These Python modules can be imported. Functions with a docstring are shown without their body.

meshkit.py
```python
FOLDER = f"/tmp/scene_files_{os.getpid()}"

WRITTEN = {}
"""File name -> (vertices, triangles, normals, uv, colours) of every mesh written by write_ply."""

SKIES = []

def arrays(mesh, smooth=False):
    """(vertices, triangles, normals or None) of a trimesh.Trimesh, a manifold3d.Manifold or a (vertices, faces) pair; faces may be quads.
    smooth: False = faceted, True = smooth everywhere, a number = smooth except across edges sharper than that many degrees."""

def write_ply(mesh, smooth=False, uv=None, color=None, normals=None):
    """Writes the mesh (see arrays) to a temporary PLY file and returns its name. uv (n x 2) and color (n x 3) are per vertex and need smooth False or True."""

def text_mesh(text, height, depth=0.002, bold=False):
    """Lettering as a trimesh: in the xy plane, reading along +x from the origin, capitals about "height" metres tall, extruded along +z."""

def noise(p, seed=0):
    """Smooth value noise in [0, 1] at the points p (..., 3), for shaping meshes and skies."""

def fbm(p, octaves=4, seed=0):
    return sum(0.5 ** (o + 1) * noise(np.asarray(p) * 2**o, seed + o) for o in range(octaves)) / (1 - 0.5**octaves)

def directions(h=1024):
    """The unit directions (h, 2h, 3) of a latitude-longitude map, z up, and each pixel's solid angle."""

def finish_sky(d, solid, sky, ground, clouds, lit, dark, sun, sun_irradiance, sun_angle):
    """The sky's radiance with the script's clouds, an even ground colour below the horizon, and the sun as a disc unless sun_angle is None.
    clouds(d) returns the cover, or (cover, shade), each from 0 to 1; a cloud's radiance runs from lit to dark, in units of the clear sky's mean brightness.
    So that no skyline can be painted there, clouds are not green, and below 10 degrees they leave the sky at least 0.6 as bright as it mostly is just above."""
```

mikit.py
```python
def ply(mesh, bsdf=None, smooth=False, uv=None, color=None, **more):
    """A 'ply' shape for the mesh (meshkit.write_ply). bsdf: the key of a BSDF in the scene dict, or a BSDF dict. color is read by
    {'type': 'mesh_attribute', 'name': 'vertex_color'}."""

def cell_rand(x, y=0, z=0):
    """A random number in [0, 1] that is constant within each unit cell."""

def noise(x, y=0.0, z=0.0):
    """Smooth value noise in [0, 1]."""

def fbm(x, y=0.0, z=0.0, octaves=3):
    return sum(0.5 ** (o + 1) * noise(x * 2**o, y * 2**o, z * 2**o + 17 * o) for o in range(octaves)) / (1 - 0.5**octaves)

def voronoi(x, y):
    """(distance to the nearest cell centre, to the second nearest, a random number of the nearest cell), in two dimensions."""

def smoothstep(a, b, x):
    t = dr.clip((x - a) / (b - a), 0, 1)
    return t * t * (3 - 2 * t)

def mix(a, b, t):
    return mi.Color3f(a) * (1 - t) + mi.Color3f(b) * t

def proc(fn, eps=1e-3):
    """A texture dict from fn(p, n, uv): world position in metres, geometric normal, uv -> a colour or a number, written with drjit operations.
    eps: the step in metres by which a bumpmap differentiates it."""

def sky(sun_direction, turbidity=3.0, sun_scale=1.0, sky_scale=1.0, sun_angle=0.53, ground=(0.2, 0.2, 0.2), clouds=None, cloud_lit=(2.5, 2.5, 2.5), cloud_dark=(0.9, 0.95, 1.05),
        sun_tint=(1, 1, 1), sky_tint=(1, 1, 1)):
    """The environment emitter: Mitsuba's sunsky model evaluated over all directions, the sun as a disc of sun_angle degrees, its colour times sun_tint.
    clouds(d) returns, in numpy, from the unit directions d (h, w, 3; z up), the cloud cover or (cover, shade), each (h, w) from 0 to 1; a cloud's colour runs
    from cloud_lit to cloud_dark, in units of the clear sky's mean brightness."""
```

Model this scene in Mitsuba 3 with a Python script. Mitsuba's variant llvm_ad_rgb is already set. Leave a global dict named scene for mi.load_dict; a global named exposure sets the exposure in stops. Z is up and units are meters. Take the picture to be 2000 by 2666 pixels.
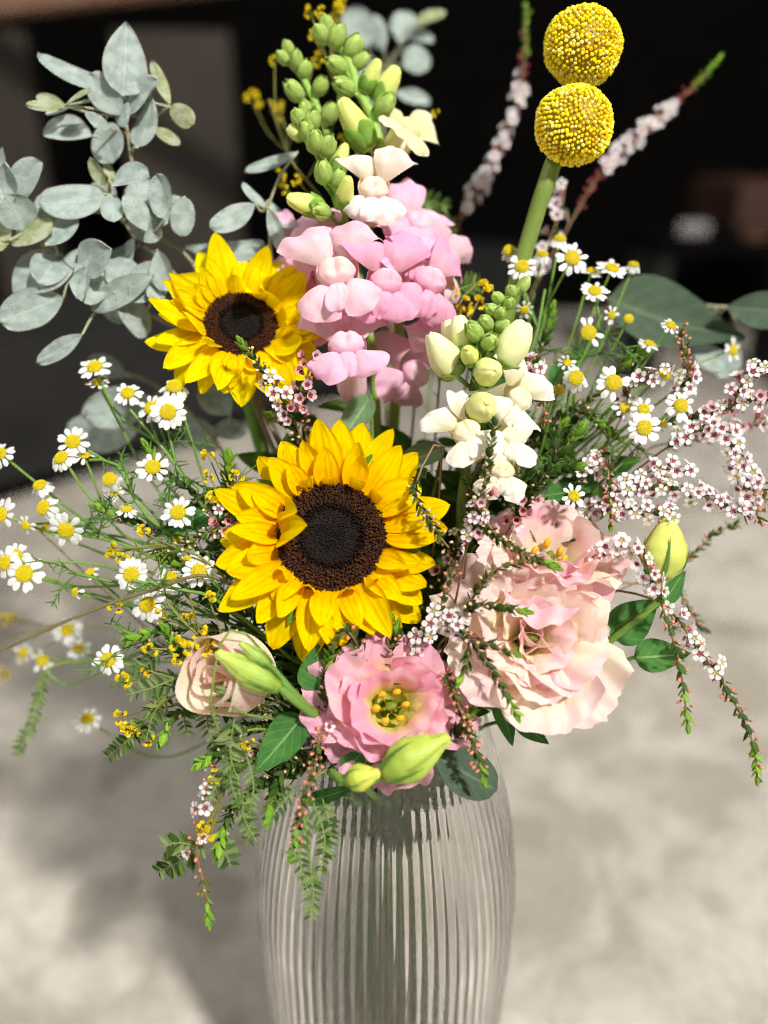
import math, random
import numpy as np
import mitsuba as mi
import mikit, meshkit
import drjit as dr

# ---------------------------------------------------------------- camera, light, exposure
rng = np.random.default_rng(7)
T = mi.ScalarTransform4f
scene, labels, count = {}, {}, {}
PITCH = math.radians(25.0)
CAM = np.array([-0.001, -0.3627, 0.612])
F = np.array([0, math.cos(PITCH), -math.sin(PITCH)])
U = np.array([0, math.sin(PITCH), math.cos(PITCH)])
R = np.array([1.0, 0, 0])
FPX = 1000 / math.tan(math.radians(25.0))
scene['camera'] = {'type': 'thinlens', 'fov': 50.0, 'fov_axis': 'x', 'aperture_radius': 0.0068, 'focus_distance': 0.407,
                   'near_clip': 0.02, 'far_clip': 30.0,
                   'to_world': T().look_at(origin=CAM.tolist(), target=(CAM + F).tolist(), up=[0, 0, 1])}
exposure = 0.55
scene['room_light'] = {'type': 'constant', 'radiance': {'type': 'rgb', 'value': [0.14, 0.138, 0.134]}}
LAMPS = [((1.0, -1.30, 2.35), 0.10, 640, 'round white ceiling lamp, the bright one to the right behind the photographer'),
         ((-1.25, -0.55, 2.35), 0.14, 50, 'round white ceiling lamp, the weaker one on the left')]


def S(r, g, b, k=1.0):
    x = np.array([r, g, b]) / 255.0
    return k * np.where(x < 0.04045, x / 12.92, ((x + 0.055) / 1.055) ** 2.4)


def rgb(c):
    return {'type': 'rgb', 'value': [float(v) for v in c]}


# Pigments: a surface's colour is u * first + v * second of a pair of dyes (petal foot and tip, young and old stem ...); the uv of each vertex says
# which pair (whole steps of 8 in uv.x) and how much of either.
DYES = []
LUT = {}


def dye_fn(p, n, uv):
    i = mi.UInt32(dr.floor(uv.x / 8))
    a = uv.x - 8 * mi.Float(i)
    q = [dr.gather(mi.Float, LUT[k], i) for k in range(6)]
    return dr.clip(mi.Color3f(q[0], q[1], q[2]) * a + mi.Color3f(q[3], q[4], q[5]) * uv.y, 0, 0.95)


DYE_MAT, DYE_INV, DYE_SEEN = np.zeros((600, 2, 3)), np.zeros((600, 3, 2)), {}


def dyed(c):
    """uv for the colours c (n x 3) of one piece"""
    key = hash((c * 500).astype(np.int32).tobytes())
    if key in DYE_SEEN:
        return DYE_SEEN[key]
    n, err = len(DYES), 9
    if n:
        q = c if len(c) < 30 else c[::len(c) // 24]
        w = np.clip(q @ DYE_INV[:n], 0, 6)
        e = np.abs(w @ DYE_MAT[:n] - q).max((1, 2))
        i = int(np.argmin(e))
        err = e[i]
    if err > 0.016:
        d = c / (np.linalg.norm(c, axis=1, keepdims=True) + 1e-6)
        a = int(np.argmin(d @ d.mean(0)))
        b = int(np.argmin(d @ d[a]))
        b0, b1 = c[a] + 1e-4, c[b] + 1e-4
        if d[a] @ d[b] > 0.999:
            b0, b1 = c[np.argmax(c.sum(1))] + 1e-4, np.full(3, 0.3)
        DYES.append((b0, b1))
        DYE_MAT[n], DYE_INV[n] = (b0, b1), np.linalg.pinv(np.stack([b0, b1], 1)).T
        i = n
    w = np.clip(c @ DYE_INV[i], 0, 6)
    DYE_SEEN[key] = np.stack([i * 8 + 0.001 + w[:, 0], w[:, 1]], 1)
    return DYE_SEEN[key]


VC = mikit.proc(dye_fn)
scene['mat_petal'] = {'type': 'principledthin', 'base_color': VC, 'roughness': 0.62, 'diff_trans': 0.7, 'eta': 1.35}
scene['mat_lip'] = {'type': 'principledthin', 'base_color': VC, 'roughness': 0.7, 'diff_trans': 0.40, 'eta': 1.35}
scene['mat_leaf'] = {'type': 'principledthin', 'base_color': VC, 'roughness': 0.42, 'diff_trans': 0.35, 'eta': 1.45}
scene['mat_stem'] = {'type': 'twosided', 'b': {'type': 'principled', 'base_color': VC, 'roughness': 0.5, 'specular': 0.4}}
scene['mat_wax'] = {'type': 'twosided', 'b': {'type': 'principled', 'base_color': VC, 'roughness': 0.5, 'specular': 0.35}}
scene['mat_disc'] = {'type': 'twosided', 'b': {'type': 'principled', 'base_color': VC, 'roughness': 0.75, 'specular': 0.15}}
DYED = ('mat_petal', 'mat_lip', 'mat_leaf', 'mat_stem', 'mat_wax', 'mat_disc')
scene['mat_glass'] = {'type': 'dielectric', 'int_ior': 1.5, 'ext_ior': 1.0}


def euc_fn(c0, c1):
    def fn(p, n, uv):
        s = dr.abs(uv.y - 0.5) * 2
        mid = mikit.smoothstep(0.05, 0.0, s)
        side = dr.power(dr.maximum(0.0, dr.sin((uv.x * 7 - s * 2.4) * 6.2832)), 12.0) * 0.35
        bloom = mikit.fbm(p.x * 220, p.y * 220, p.z * 220)
        speck = mikit.smoothstep(0.70, 0.78, mikit.noise(p.x * 1300, p.y * 1300, p.z * 1300)) * mikit.smoothstep(0.5, 0.65, mikit.noise(p.x * 160, p.y * 160, p.z * 160 + 9))
        c = mikit.mix(c0, c1, mikit.smoothstep(0.3, 0.7, bloom))
        c = mikit.mix(c, mi.Color3f(0.30, 0.17, 0.12), mikit.smoothstep(0.955, 0.985, s) * 0.7)
        c = mikit.mix(c, mi.Color3f(0.62, 0.68, 0.58), dr.clip(mid * 0.5 + side * 0.35, 0, 1))
        return mikit.mix(c, mi.Color3f(0.13, 0.15, 0.12), speck * 0.6)
    return mikit.proc(fn)


def leaf_fn(c0, c1, cv):
    def fn(p, n, uv):
        s = dr.abs(uv.y - 0.5) * 2
        mid = mikit.smoothstep(0.09, 0.02, s)
        side = dr.power(dr.maximum(0.0, dr.sin((uv.x * 6 - s * 2.0) * 6.2832)), 16.0)
        c = mikit.mix(c0, c1, mikit.fbm(p.x * 160, p.y * 160, p.z * 160))
        return mikit.mix(c, mi.Color3f(cv), dr.clip(mid * 0.8 + side * 0.3, 0, 1))
    return mikit.proc(fn)


def lf(name, tex, rough, trans):
    scene[name] = {'type': 'principledthin', 'base_color': tex, 'roughness': rough, 'diff_trans': trans, 'eta': 1.45}


lf('mat_euc', euc_fn((0.29, 0.36, 0.32), (0.42, 0.49, 0.45)), 0.6, 0.22)
lf('mat_gum', leaf_fn((0.058, 0.092, 0.056), (0.10, 0.14, 0.095), (0.15, 0.20, 0.13)), 0.45, 0.25)
lf('mat_euc_young', euc_fn((0.30, 0.34, 0.15), (0.46, 0.50, 0.34)), 0.6, 0.3)
lf('mat_broad', leaf_fn((0.035, 0.13, 0.03), (0.10, 0.26, 0.06), (0.25, 0.42, 0.17)), 0.4, 0.35)
lf('mat_sage', leaf_fn((0.12, 0.22, 0.10), (0.20, 0.32, 0.16), (0.32, 0.44, 0.24)), 0.6, 0.4)


# ---------------------------------------------------------------- helpers
def deep(d):
    """distances in front of the focus are drawn together, so that the nearest sprigs stay sharp"""
    return d if d > 0.405 else 0.405 + (d - 0.405) * 0.6


def P(px, py, d):
    d = deep(d)
    return CAM + d * (F + R * ((px - 1000) / FPX) + U * ((1333 - py) / FPX))


def pxm(px, d):
    return px * deep(d) / FPX


def unit(v):
    v = np.asarray(v, float)
    return v / (np.linalg.norm(v) + 1e-12)


def toV(ax=0.0, ay=0.0, back=0.0):
    return unit(-F * (1 - back) + R * ax + U * ay)


def frame(pos, z, roll=0.0, s=1.0, up=None):
    z = unit(z)
    x = U if up is None else np.asarray(up, float)
    x = x - z * (x @ z)
    if np.linalg.norm(x) < 1e-4:
        x = R - z * (R @ z)
    x = unit(x)
    y = np.cross(z, x)
    c, q = math.cos(roll), math.sin(roll)
    m = np.eye(4)
    m[:3, 0], m[:3, 1], m[:3, 2], m[:3, 3] = s * (c * x + q * y), s * (c * y - q * x), s * z, pos
    return m


def frame_x(pos, xdir, nrm, s=1.0):
    """local x along xdir, local z near nrm"""
    x = unit(xdir)
    z = np.asarray(nrm, float) - x * (np.asarray(nrm, float) @ x)
    if np.linalg.norm(z) < 1e-5:
        z = np.cross(x, [0.3, 0.9, 0.2])
    z = unit(z)
    m = np.eye(4)
    m[:3, 0], m[:3, 1], m[:3, 2], m[:3, 3] = s * x, s * np.cross(z, x), s * z, pos
    return m


def rotz(a):
    m = np.eye(4)
    m[0, 0] = m[1, 1] = math.cos(a)
    m[0, 1], m[1, 0] = -math.sin(a), math.sin(a)
    return m


def roty(a):
    m = np.eye(4)
    m[0, 0] = m[2, 2] = math.cos(a)
    m[0, 2], m[2, 0] = math.sin(a), -math.sin(a)
    return m


def tr(x, y, z):
    m = np.eye(4)
    m[:3, 3] = x, y, z
    return m


def sc(s):
    m = np.eye(4) * s
    m[3, 3] = 1
    return m


def num(key):
    n = count.get(key, 0)
    count[key] = n + 1
    return key if n == 0 else f'{key}_{n:03d}'


def thing(name, label, cat, group=None, kind=None):
    k = num(name)
    labels[k] = {'label': label, 'category': cat}
    if group:
        labels[k]['group'] = group
    if kind:
        labels[k] = {'kind': kind} if kind == 'structure' else {**labels[k], 'kind': kind}
    return k


def grid_faces(a, b, wrap=False):
    i, j = np.meshgrid(np.arange(a - 1), np.arange(b if wrap else b - 1), indexing='ij')
    j2 = (j + 1) % b
    q = np.stack([i * b + j, (i + 1) * b + j, (i + 1) * b + j2, i * b + j2], -1).reshape(-1, 4)
    return np.vstack([q[:, [0, 1, 2]], q[:, [0, 2, 3]]])


class G:
    """a mesh being collected: vertices, faces, colours, uv"""

    def __init__(self):
        self.v, self.f, self.c, self.u, self.n = [], [], [], [], 0

    def add(self, v, f, c, uv=None, m=None):
        v = np.asarray(v, float)
        if m is not None:
            v = v @ m[:3, :3].T + m[:3, 3]
        self.v.append(v)
        self.f.append(np.asarray(f) + self.n)
        self.c.append(np.broadcast_to(np.asarray(c, float), v.shape))
        self.u.append(np.zeros((len(v), 2)) if uv is None else uv)
        self.n += len(v)
        return self

    def ply(self, bsdf, smooth=True):
        v, f = np.vstack(self.v), np.vstack(self.f)
        u = np.vstack([dyed(np.clip(c, 0, 0.93)) for c in self.c] if bsdf in DYED else self.u)
        return mikit.ply((v, f), bsdf, smooth, uv=u)


def put(parent, name, ply, m=None, label=None, kind=None):
    k = num(f'{parent}__{name}' if parent else name)
    scene[k] = dict(ply)
    if m is not None:
        scene[k]['to_world'] = T(np.asarray(m).tolist())
    if label or kind:
        labels[k] = {}
        if label:
            labels[k]['label'] = label
        if kind:
            labels[k]['kind'] = kind
    return k


def spline(pts, n=40):
    """Catmull-Rom through pts"""
    p = np.asarray(pts, float)
    if len(p) == 2:
        return p[0] + (p[1] - p[0]) * np.linspace(0, 1, n)[:, None]
    q = np.vstack([2 * p[0] - p[1], p, 2 * p[-1] - p[-2]])
    d = np.concatenate([[0], np.cumsum(np.linalg.norm(np.diff(p, axis=0), axis=1))])
    t = np.linspace(0, d[-1], n)
    i = np.clip(np.searchsorted(d, t, 'right') - 1, 0, len(p) - 2)
    s = ((t - d[i]) / np.maximum(d[i + 1] - d[i], 1e-9))[:, None]
    a, b, c, e = q[i], q[i + 1], q[i + 2], q[i + 3]
    return 0.5 * (2 * b + (c - a) * s + (2 * a - 5 * b + 4 * c - e) * s**2 + (3 * b - a - 3 * c + e) * s**3)


def tube(path, r0, r1, sides=7, ridge=0.0):
    p = np.asarray(path)
    t = np.gradient(p, axis=0)
    t /= np.linalg.norm(t, axis=1, keepdims=True) + 1e-12
    a = np.zeros_like(p)
    prev = unit(np.cross(t[0], [0.31, 0.2, 0.93]))
    for i in range(len(p)):
        prev = unit(prev - t[i] * (prev @ t[i]))
        a[i] = prev
    b = np.cross(t, a)
    w = np.arange(sides) * 2 * np.pi / sides
    rad = np.linspace(r0, r1, len(p))[:, None] * (1 + ridge * np.cos(w * 2)[None])
    v = p[:, None] + rad[..., None] * (np.cos(w)[None, :, None] * a[:, None] + np.sin(w)[None, :, None] * b[:, None])
    v = np.vstack([v.reshape(-1, 3), p[-1:] + t[-1:] * r1 * 0.6])
    f = grid_faces(len(p), sides, True)
    k = (len(p) - 1) * sides
    cap = [[k + (j + 1) % sides, k + j, len(v) - 1] for j in range(sides)]
    return v, np.vstack([f, cap])


def stem_mesh(path, r0, r1, c0, c1, sides=7, g=None, jit=0.12):
    v, f = tube(path, r0, r1, sides)
    t = np.append(np.repeat(np.linspace(0, 1, len(path)), sides), 1.0)[:, None]
    c = np.asarray(c0) * (1 - t) + np.asarray(c1) * t
    c = c * (1 - jit + 2 * jit * meshkit.noise(v * 400)[:, None])
    g = g or G()
    return g.add(v, f, c)


MOUTH = np.array([0, 0, 0.336])


def rooted(pts, spread=0.03):
    """the stem's way from inside the vase through its mouth to the first of the points"""
    first = pts[0]
    a = rng.uniform(0, 6.28)
    out = unit([first[0], first[1], 0]) * spread * rng.uniform(0.5, 1.0)
    mouth = MOUTH + out + rng.normal(0, 0.004, 3) * [1, 1, 0]
    low = np.array([-out[0] * 1.1 + 0.012 * math.cos(a), -out[1] * 1.1 + 0.012 * math.sin(a), rng.uniform(0.035, 0.085)])
    return [low, mouth] + list(pts)


# profiles of blades: half width at t in 0..1
def pr_pointed(t):
    return np.sin(np.pi * np.clip(t, 0, 1) ** 0.93) ** 0.66 * (1 - 0.05 * t) + 0.12 * (1 - t) ** 2


def pr_round(t):
    return np.sqrt(np.clip(1 - (2 * np.clip(t, 0, 1) - 1) ** 2, 0, 1)) * (0.9 + 0.1 * t)


def pr_oval(t):
    return np.sin(np.pi * np.clip(t, 0, 1) ** 0.8) ** 0.75


def pr_drop(t):
    return np.clip(np.sin(np.pi * np.clip(t, 0, 1) ** 0.62), 0, 1) ** 0.85


def pr_ray(t):       # narrow foot, wide towards the rounded end
    return 0.32 + 0.68 * np.sin(np.pi / 2 * np.clip(t * 1.5, 0, 1)) * 1.0 - np.clip((t - 0.72) / 0.28, 0, 1) ** 2.2 * 0.93


def pr_blunt(t):     # broad blade with a rounded tip
    t = np.clip(t, 0, 1)
    return np.sqrt(np.clip(1 - np.clip((t - 0.45) / 0.55, 0, 1) ** 2.3, 0, 1)) * np.sin(np.pi / 2 * np.clip(t / 0.5, 0, 1)) ** 0.8


def pr_fan(t):
    return 0.22 + 0.78 * np.sin(np.pi / 2 * np.clip(t, 0, 1)) ** 0.9


def sheet(L, W, prof, nu=10, nv=6, a0=0.0, bend=0.0, bend2=0.0, cup=0.0, ruffle=0.0, rf=3.0, ridge=0.0, rn=4, tip=0.0, side=0.0, seed=0, fold=0.0, nz=0.0, twist=0.0, crinkle=0.0):
    """a blade: foot at the origin, running along +x, facing +z. Returns v, f, uv, t, s."""
    t = np.linspace(0, 1, nu + 1)
    s = np.linspace(-1, 1, nv + 1)
    a = a0 + bend * t + bend2 * t**2
    cx = np.concatenate([[0], np.cumsum(np.cos((a[1:] + a[:-1]) / 2))]) * L / nu
    cz = np.concatenate([[0], np.cumsum(np.sin((a[1:] + a[:-1]) / 2))]) * L / nu
    tt, ss = np.meshgrid(t, s, indexing='ij')
    te = tt * (1 - tip * np.abs(ss) ** 3)
    if crinkle:
        te = te * (1 - crinkle * meshkit.noise(np.stack([ss * 9 + seed * 3.7, ss * 0, ss * 0], -1)) * tt**2)
    X, Z, A = np.interp(te, t, cx), np.interp(te, t, cz), np.interp(te, t, a)
    w = W * prof(tt)
    ph = seed * 1.7
    off = cup * w * ss**2 + fold * w * np.abs(ss) + twist * tt * ss * w
    off = off + ruffle * tt**1.6 * (np.sin(rf * 2.2 * ss + ph) * (0.4 + 0.6 * ss**2) + 0.5 * np.sin(rf * 4.7 * ss + ph * 2.3 + 3 * tt))
    off = off + ridge * np.cos(rn * np.pi * ss) * np.sin(np.pi * np.clip(tt, 0.02, 0.98))
    Y = ss * w + side * tt**2 * L
    if crinkle:
        off = off + crinkle * 0.40 * L * (meshkit.fbm(np.stack([ss * 7 + seed * 2.3, tt * 2.5, ss * 0], -1), 2) - 0.5) * tt**2.5
    if nz:
        q = np.stack([X, Y, Z], -1) / L
        off = off + nz * L * (meshkit.fbm(q * 3 + seed * 3.1, 2) - 0.5) * tt
    v = np.stack([X - np.sin(A) * off, Y, Z + np.cos(A) * off], -1).reshape(-1, 3)
    uv = np.stack([tt, (ss + 1) / 2], -1).reshape(-1, 2)
    return v, grid_faces(nu + 1, nv + 1), uv, tt.reshape(-1, 1), ss.reshape(-1, 1)


def ellipsoid(rx, ry, rz, n=8, m=12, bump=None, seed=0):
    th, ph = np.meshgrid(np.linspace(0, np.pi, n + 1), np.arange(m) * 2 * np.pi / m, indexing='ij')
    v = np.stack([np.sin(th) * np.cos(ph), np.sin(th) * np.sin(ph), np.cos(th)], -1).reshape(-1, 3)
    if bump:
        v = v * (1 + bump * (meshkit.noise(v * 3 + seed)[:, None] - 0.5))
    return v * [rx, ry, rz], grid_faces(n + 1, m, True)


def lathe(zr, m=12):
    z, r = np.array(zr, float).T
    ph = np.arange(m) * 2 * np.pi / m
    v = np.stack([r[:, None] * np.cos(ph), r[:, None] * np.sin(ph), np.broadcast_to(z[:, None], (len(z), m))], -1).reshape(-1, 3)
    return v, grid_faces(len(z), m, True)


def vnoise(v, k, lo=0.85, hi=1.15, seed=0):
    return lo + (hi - lo) * meshkit.noise(np.asarray(v) * k + seed)[:, None]


# ---------------------------------------------------------------- lamps
for pos, r, power, text in LAMPS:
    k = thing('ceiling_lamp', text, 'lamp')
    scene[k] = {'type': 'disk', 'to_world': T().look_at(origin=list(pos), target=[0.0, 0.0, 0.4], up=[0, 1, 0]).scale(r),
                'emitter': {'type': 'area', 'radiance': rgb(np.array([1.0, 0.97, 0.925]) * power)}}


# ---------------------------------------------------------------- floor and the dark furniture behind
def floor_fn(p, n, uv):
    a = mikit.fbm(p.x * 7, p.y * 7, 3.0, octaves=4)
    b = mikit.fbm(p.x * 26 + 4 * a, p.y * 26, 7.0, octaves=4)
    c = mikit.fbm(p.x * 150, p.y * 150, 2.0, octaves=3)
    base = mikit.mix((0.45, 0.40, 0.33), (0.68, 0.63, 0.545), mikit.smoothstep(0.30, 0.68, a * 0.55 + b * 0.45))
    stain = mikit.smoothstep(0.60, 0.72, mikit.fbm(p.x * 14 + 5, p.y * 14, 11.0)) * 0.35
    base = mikit.mix(base, mi.Color3f(0.24, 0.20, 0.155), stain)
    return base * (0.9 + 0.2 * c)


scene['mat_floor'] = {'type': 'bumpmap', 'arbitrary': mikit.proc(lambda p, n, uv: mikit.fbm(p.x * 90, p.y * 90, 1.0, octaves=4)), 'scale': 0.0012,
                      'bsdf': {'type': 'principled', 'base_color': mikit.proc(floor_fn), 'roughness': 0.72, 'specular': 0.3}}
g = G()
xs = np.linspace(-3, 3, 31)
vx, vy = np.meshgrid(xs, xs + 1.5, indexing='ij')
g.add(np.stack([vx, vy, vx * 0], -1).reshape(-1, 3), grid_faces(31, 31), (0.5, 0.5, 0.5), np.stack([vx, vy], -1).reshape(-1, 2))
thing('floor', '', '', kind='structure')
scene['floor'] = g.ply('mat_floor')


def floor_at(px, py):
    d = F + R * ((px - 1000) / FPX) + U * ((1333 - py) / FPX)
    return CAM + d * (-CAM[2] / d[2])


def boxv(cx, cy, cz, sx, sy, sz, ang=0.0, bev=0.004):
    import trimesh
    import manifold3d as m3
    b = min(bev, sx / 4, sy / 4, sz / 4)
    pts = []
    for x in (-1, 1):
        for y in (-1, 1):
            for z in (-1, 1):
                for k in range(3):
                    q = np.array([x * (sx / 2 - b), y * (sy / 2 - b), z * (sz / 2 - b)])
                    q[k] += (x, y, z)[k] * b
                    pts.append(q)
    h = trimesh.convex.convex_hull(np.array(pts))
    c, s = math.cos(ang), math.sin(ang)
    v = np.array(h.vertices) @ np.array([[c, s, 0], [-s, c, 0], [0, 0, 1]]) + [cx, cy, cz]
    return v, np.array(h.faces)


def solid(name, parent, boxes, bsdf, **kw):
    g = G()
    for b in boxes:
        v, f = boxv(*b)
        g.add(v, f, (0.5, 0.5, 0.5))
    return put(parent, name, g.ply(bsdf, False), **kw)


def wood_fn(p, n, uv):
    a = mikit.fbm(p.x * 3, p.y * 60, p.z * 60)
    return mikit.mix((0.30, 0.15, 0.09), (0.50, 0.29, 0.19), a)


def dark_fn(c0, c1, k):
    return mikit.proc(lambda p, n, uv: mikit.mix(c0, c1, mikit.fbm(p.x * k, p.y * k, p.z * k)))


def flat(name, tex, rough=0.5, spec=0.4):
    scene[name] = {'type': 'twosided', 'b': {'type': 'principled', 'base_color': tex, 'roughness': rough, 'specular': spec}}


flat('mat_wood', mikit.proc(wood_fn), 0.5)
flat('mat_black', dark_fn((0.002, 0.002, 0.002), (0.006, 0.0055, 0.005), 20), 0.8, 0.02)
flat('mat_char', dark_fn((0.018, 0.0175, 0.017), (0.04, 0.038, 0.036), 8), 0.7, 0.1)
flat('mat_grey', dark_fn((0.05, 0.042, 0.035), (0.10, 0.085, 0.072), 5), 0.7, 0.1)
flat('mat_brown', dark_fn((0.05, 0.022, 0.014), (0.10, 0.045, 0.03), 14), 0.5)
flat('mat_pale', dark_fn((0.30, 0.285, 0.28), (0.38, 0.365, 0.36), 14), 0.9, 0.05)
flat('mat_rust', dark_fn((0.11, 0.045, 0.018), (0.16, 0.07, 0.03), 30), 0.5)

A, B, D2 = floor_at(-250, 1405), floor_at(640, 1128), floor_at(1300, 850)
dirv = unit(B - A)
ang = math.atan2(dirv[1], dirv[0])
nrm = np.array([-dirv[1], dirv[0], 0])
L1 = 1.9
k = thing('black_cabinet', 'low black cabinet standing on the floor behind the bouquet, running away to the right', 'cabinet')
mid = A + dirv * (L1 / 2) + nrm * 0.20
solid('body', k, [(mid[0], mid[1], 0.16, L1, 0.40, 0.24, ang)], 'mat_char')
solid('plinth', k, [(mid[0] + nrm[0] * 0.01, mid[1] + nrm[1] * 0.01, 0.022, L1 - 0.02, 0.36, 0.04, ang)], 'mat_black')
k = thing('black_partition', 'tall black partition filling the dark background behind the flowers', 'partition')
solid('panel', k, [(0.6, 2.75, 1.25, 5.6, 0.04, 2.5, 0.0)], 'mat_black')
solid('skirting', k, [(0.6, 2.715, 0.05, 5.6, 0.03, 0.1, 0.0)], 'mat_black')
# wooden table whose top edge shows in the upper left corner, on grey slab legs
k = thing('wooden_shelf', 'brown wooden shelf board on grey slab legs, showing in the upper left corner', 'shelf')
e0, v1 = P(-60, 40, 1.95), F + R * (330 - 1000) / FPX + U * (1333 + 8) / FPX
e1 = CAM + v1 * (e0[2] - CAM[2]) / v1[2]
ed = unit((e1 - e0) * [1, 1, 0])
ea = math.atan2(ed[1], ed[0])
en = np.array([-ed[1], ed[0], 0])
c = e0 + ed * 0.35 + en * 0.04
solid('board', k, [(c[0], c[1], e0[2] + 0.020, 1.8, 0.07, 0.040, ea)], 'mat_wood')
for px, w in ((20, 0.17), (470, 0.30)):
    q = P(px, 330, 2.25)
    solid('leg', k, [(q[0], q[1], (e0[2] - 0.012) / 2, w, 0.05, e0[2] - 0.012, 0.1)], 'mat_grey')
# blurred clutter on the right
k = thing('brown_bench', 'dark brown bench with pale rail far behind on the right', 'bench')
q = P(1960, 520, 2.2)
solid('seat', k, [(q[0] + 0.2, q[1], q[2], 0.62, 0.30, 0.10, 0.05)], 'mat_brown')
q = P(1960, 585, 2.2)
solid('rail', k, [(q[0] + 0.2, q[1], q[2], 0.62, 0.26, 0.03, 0.05)], 'mat_char')
for dx in (-0.06, 0.46):
    solid('leg', k, [(q[0] + dx, q[1], q[2] / 2, 0.04, 0.2, q[2], 0.05)], 'mat_black')
k = thing('pale_box', 'small pale box glimmering in the dark on the right', 'box')
q = P(1806, 597, 2.0)
solid('carton', k, [(q[0], q[1], q[2], 0.075, 0.03, 0.035, 0.0, 0.01)], 'mat_pale')
kk = thing('dark_stool', 'dark grey stool under the pale box in the right background', 'stool')
solid('seat', kk, [(q[0] + 0.1, q[1] + 0.05, q[2] - 0.036, 0.42, 0.3, 0.03)], 'mat_black')
for dx in (-0.08, 0.28):
    solid('leg', kk, [(q[0] + dx, q[1] + 0.05, (q[2] - 0.05) / 2, 0.03, 0.26, q[2] - 0.05)], 'mat_char')
k = thing('rusty_tin', 'rust coloured tin at the right edge, below the bench', 'tin')
q = P(1962, 632, 2.0)
v, f = lathe([(0, 0.001), (0, 0.03), (0.05, 0.03), (0.05, 0.026), (0.045, 0.001)], 20)
scene[k] = mikit.ply((v + [q[0], q[1], q[2] - 0.02], f), 'mat_rust', 30)

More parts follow.
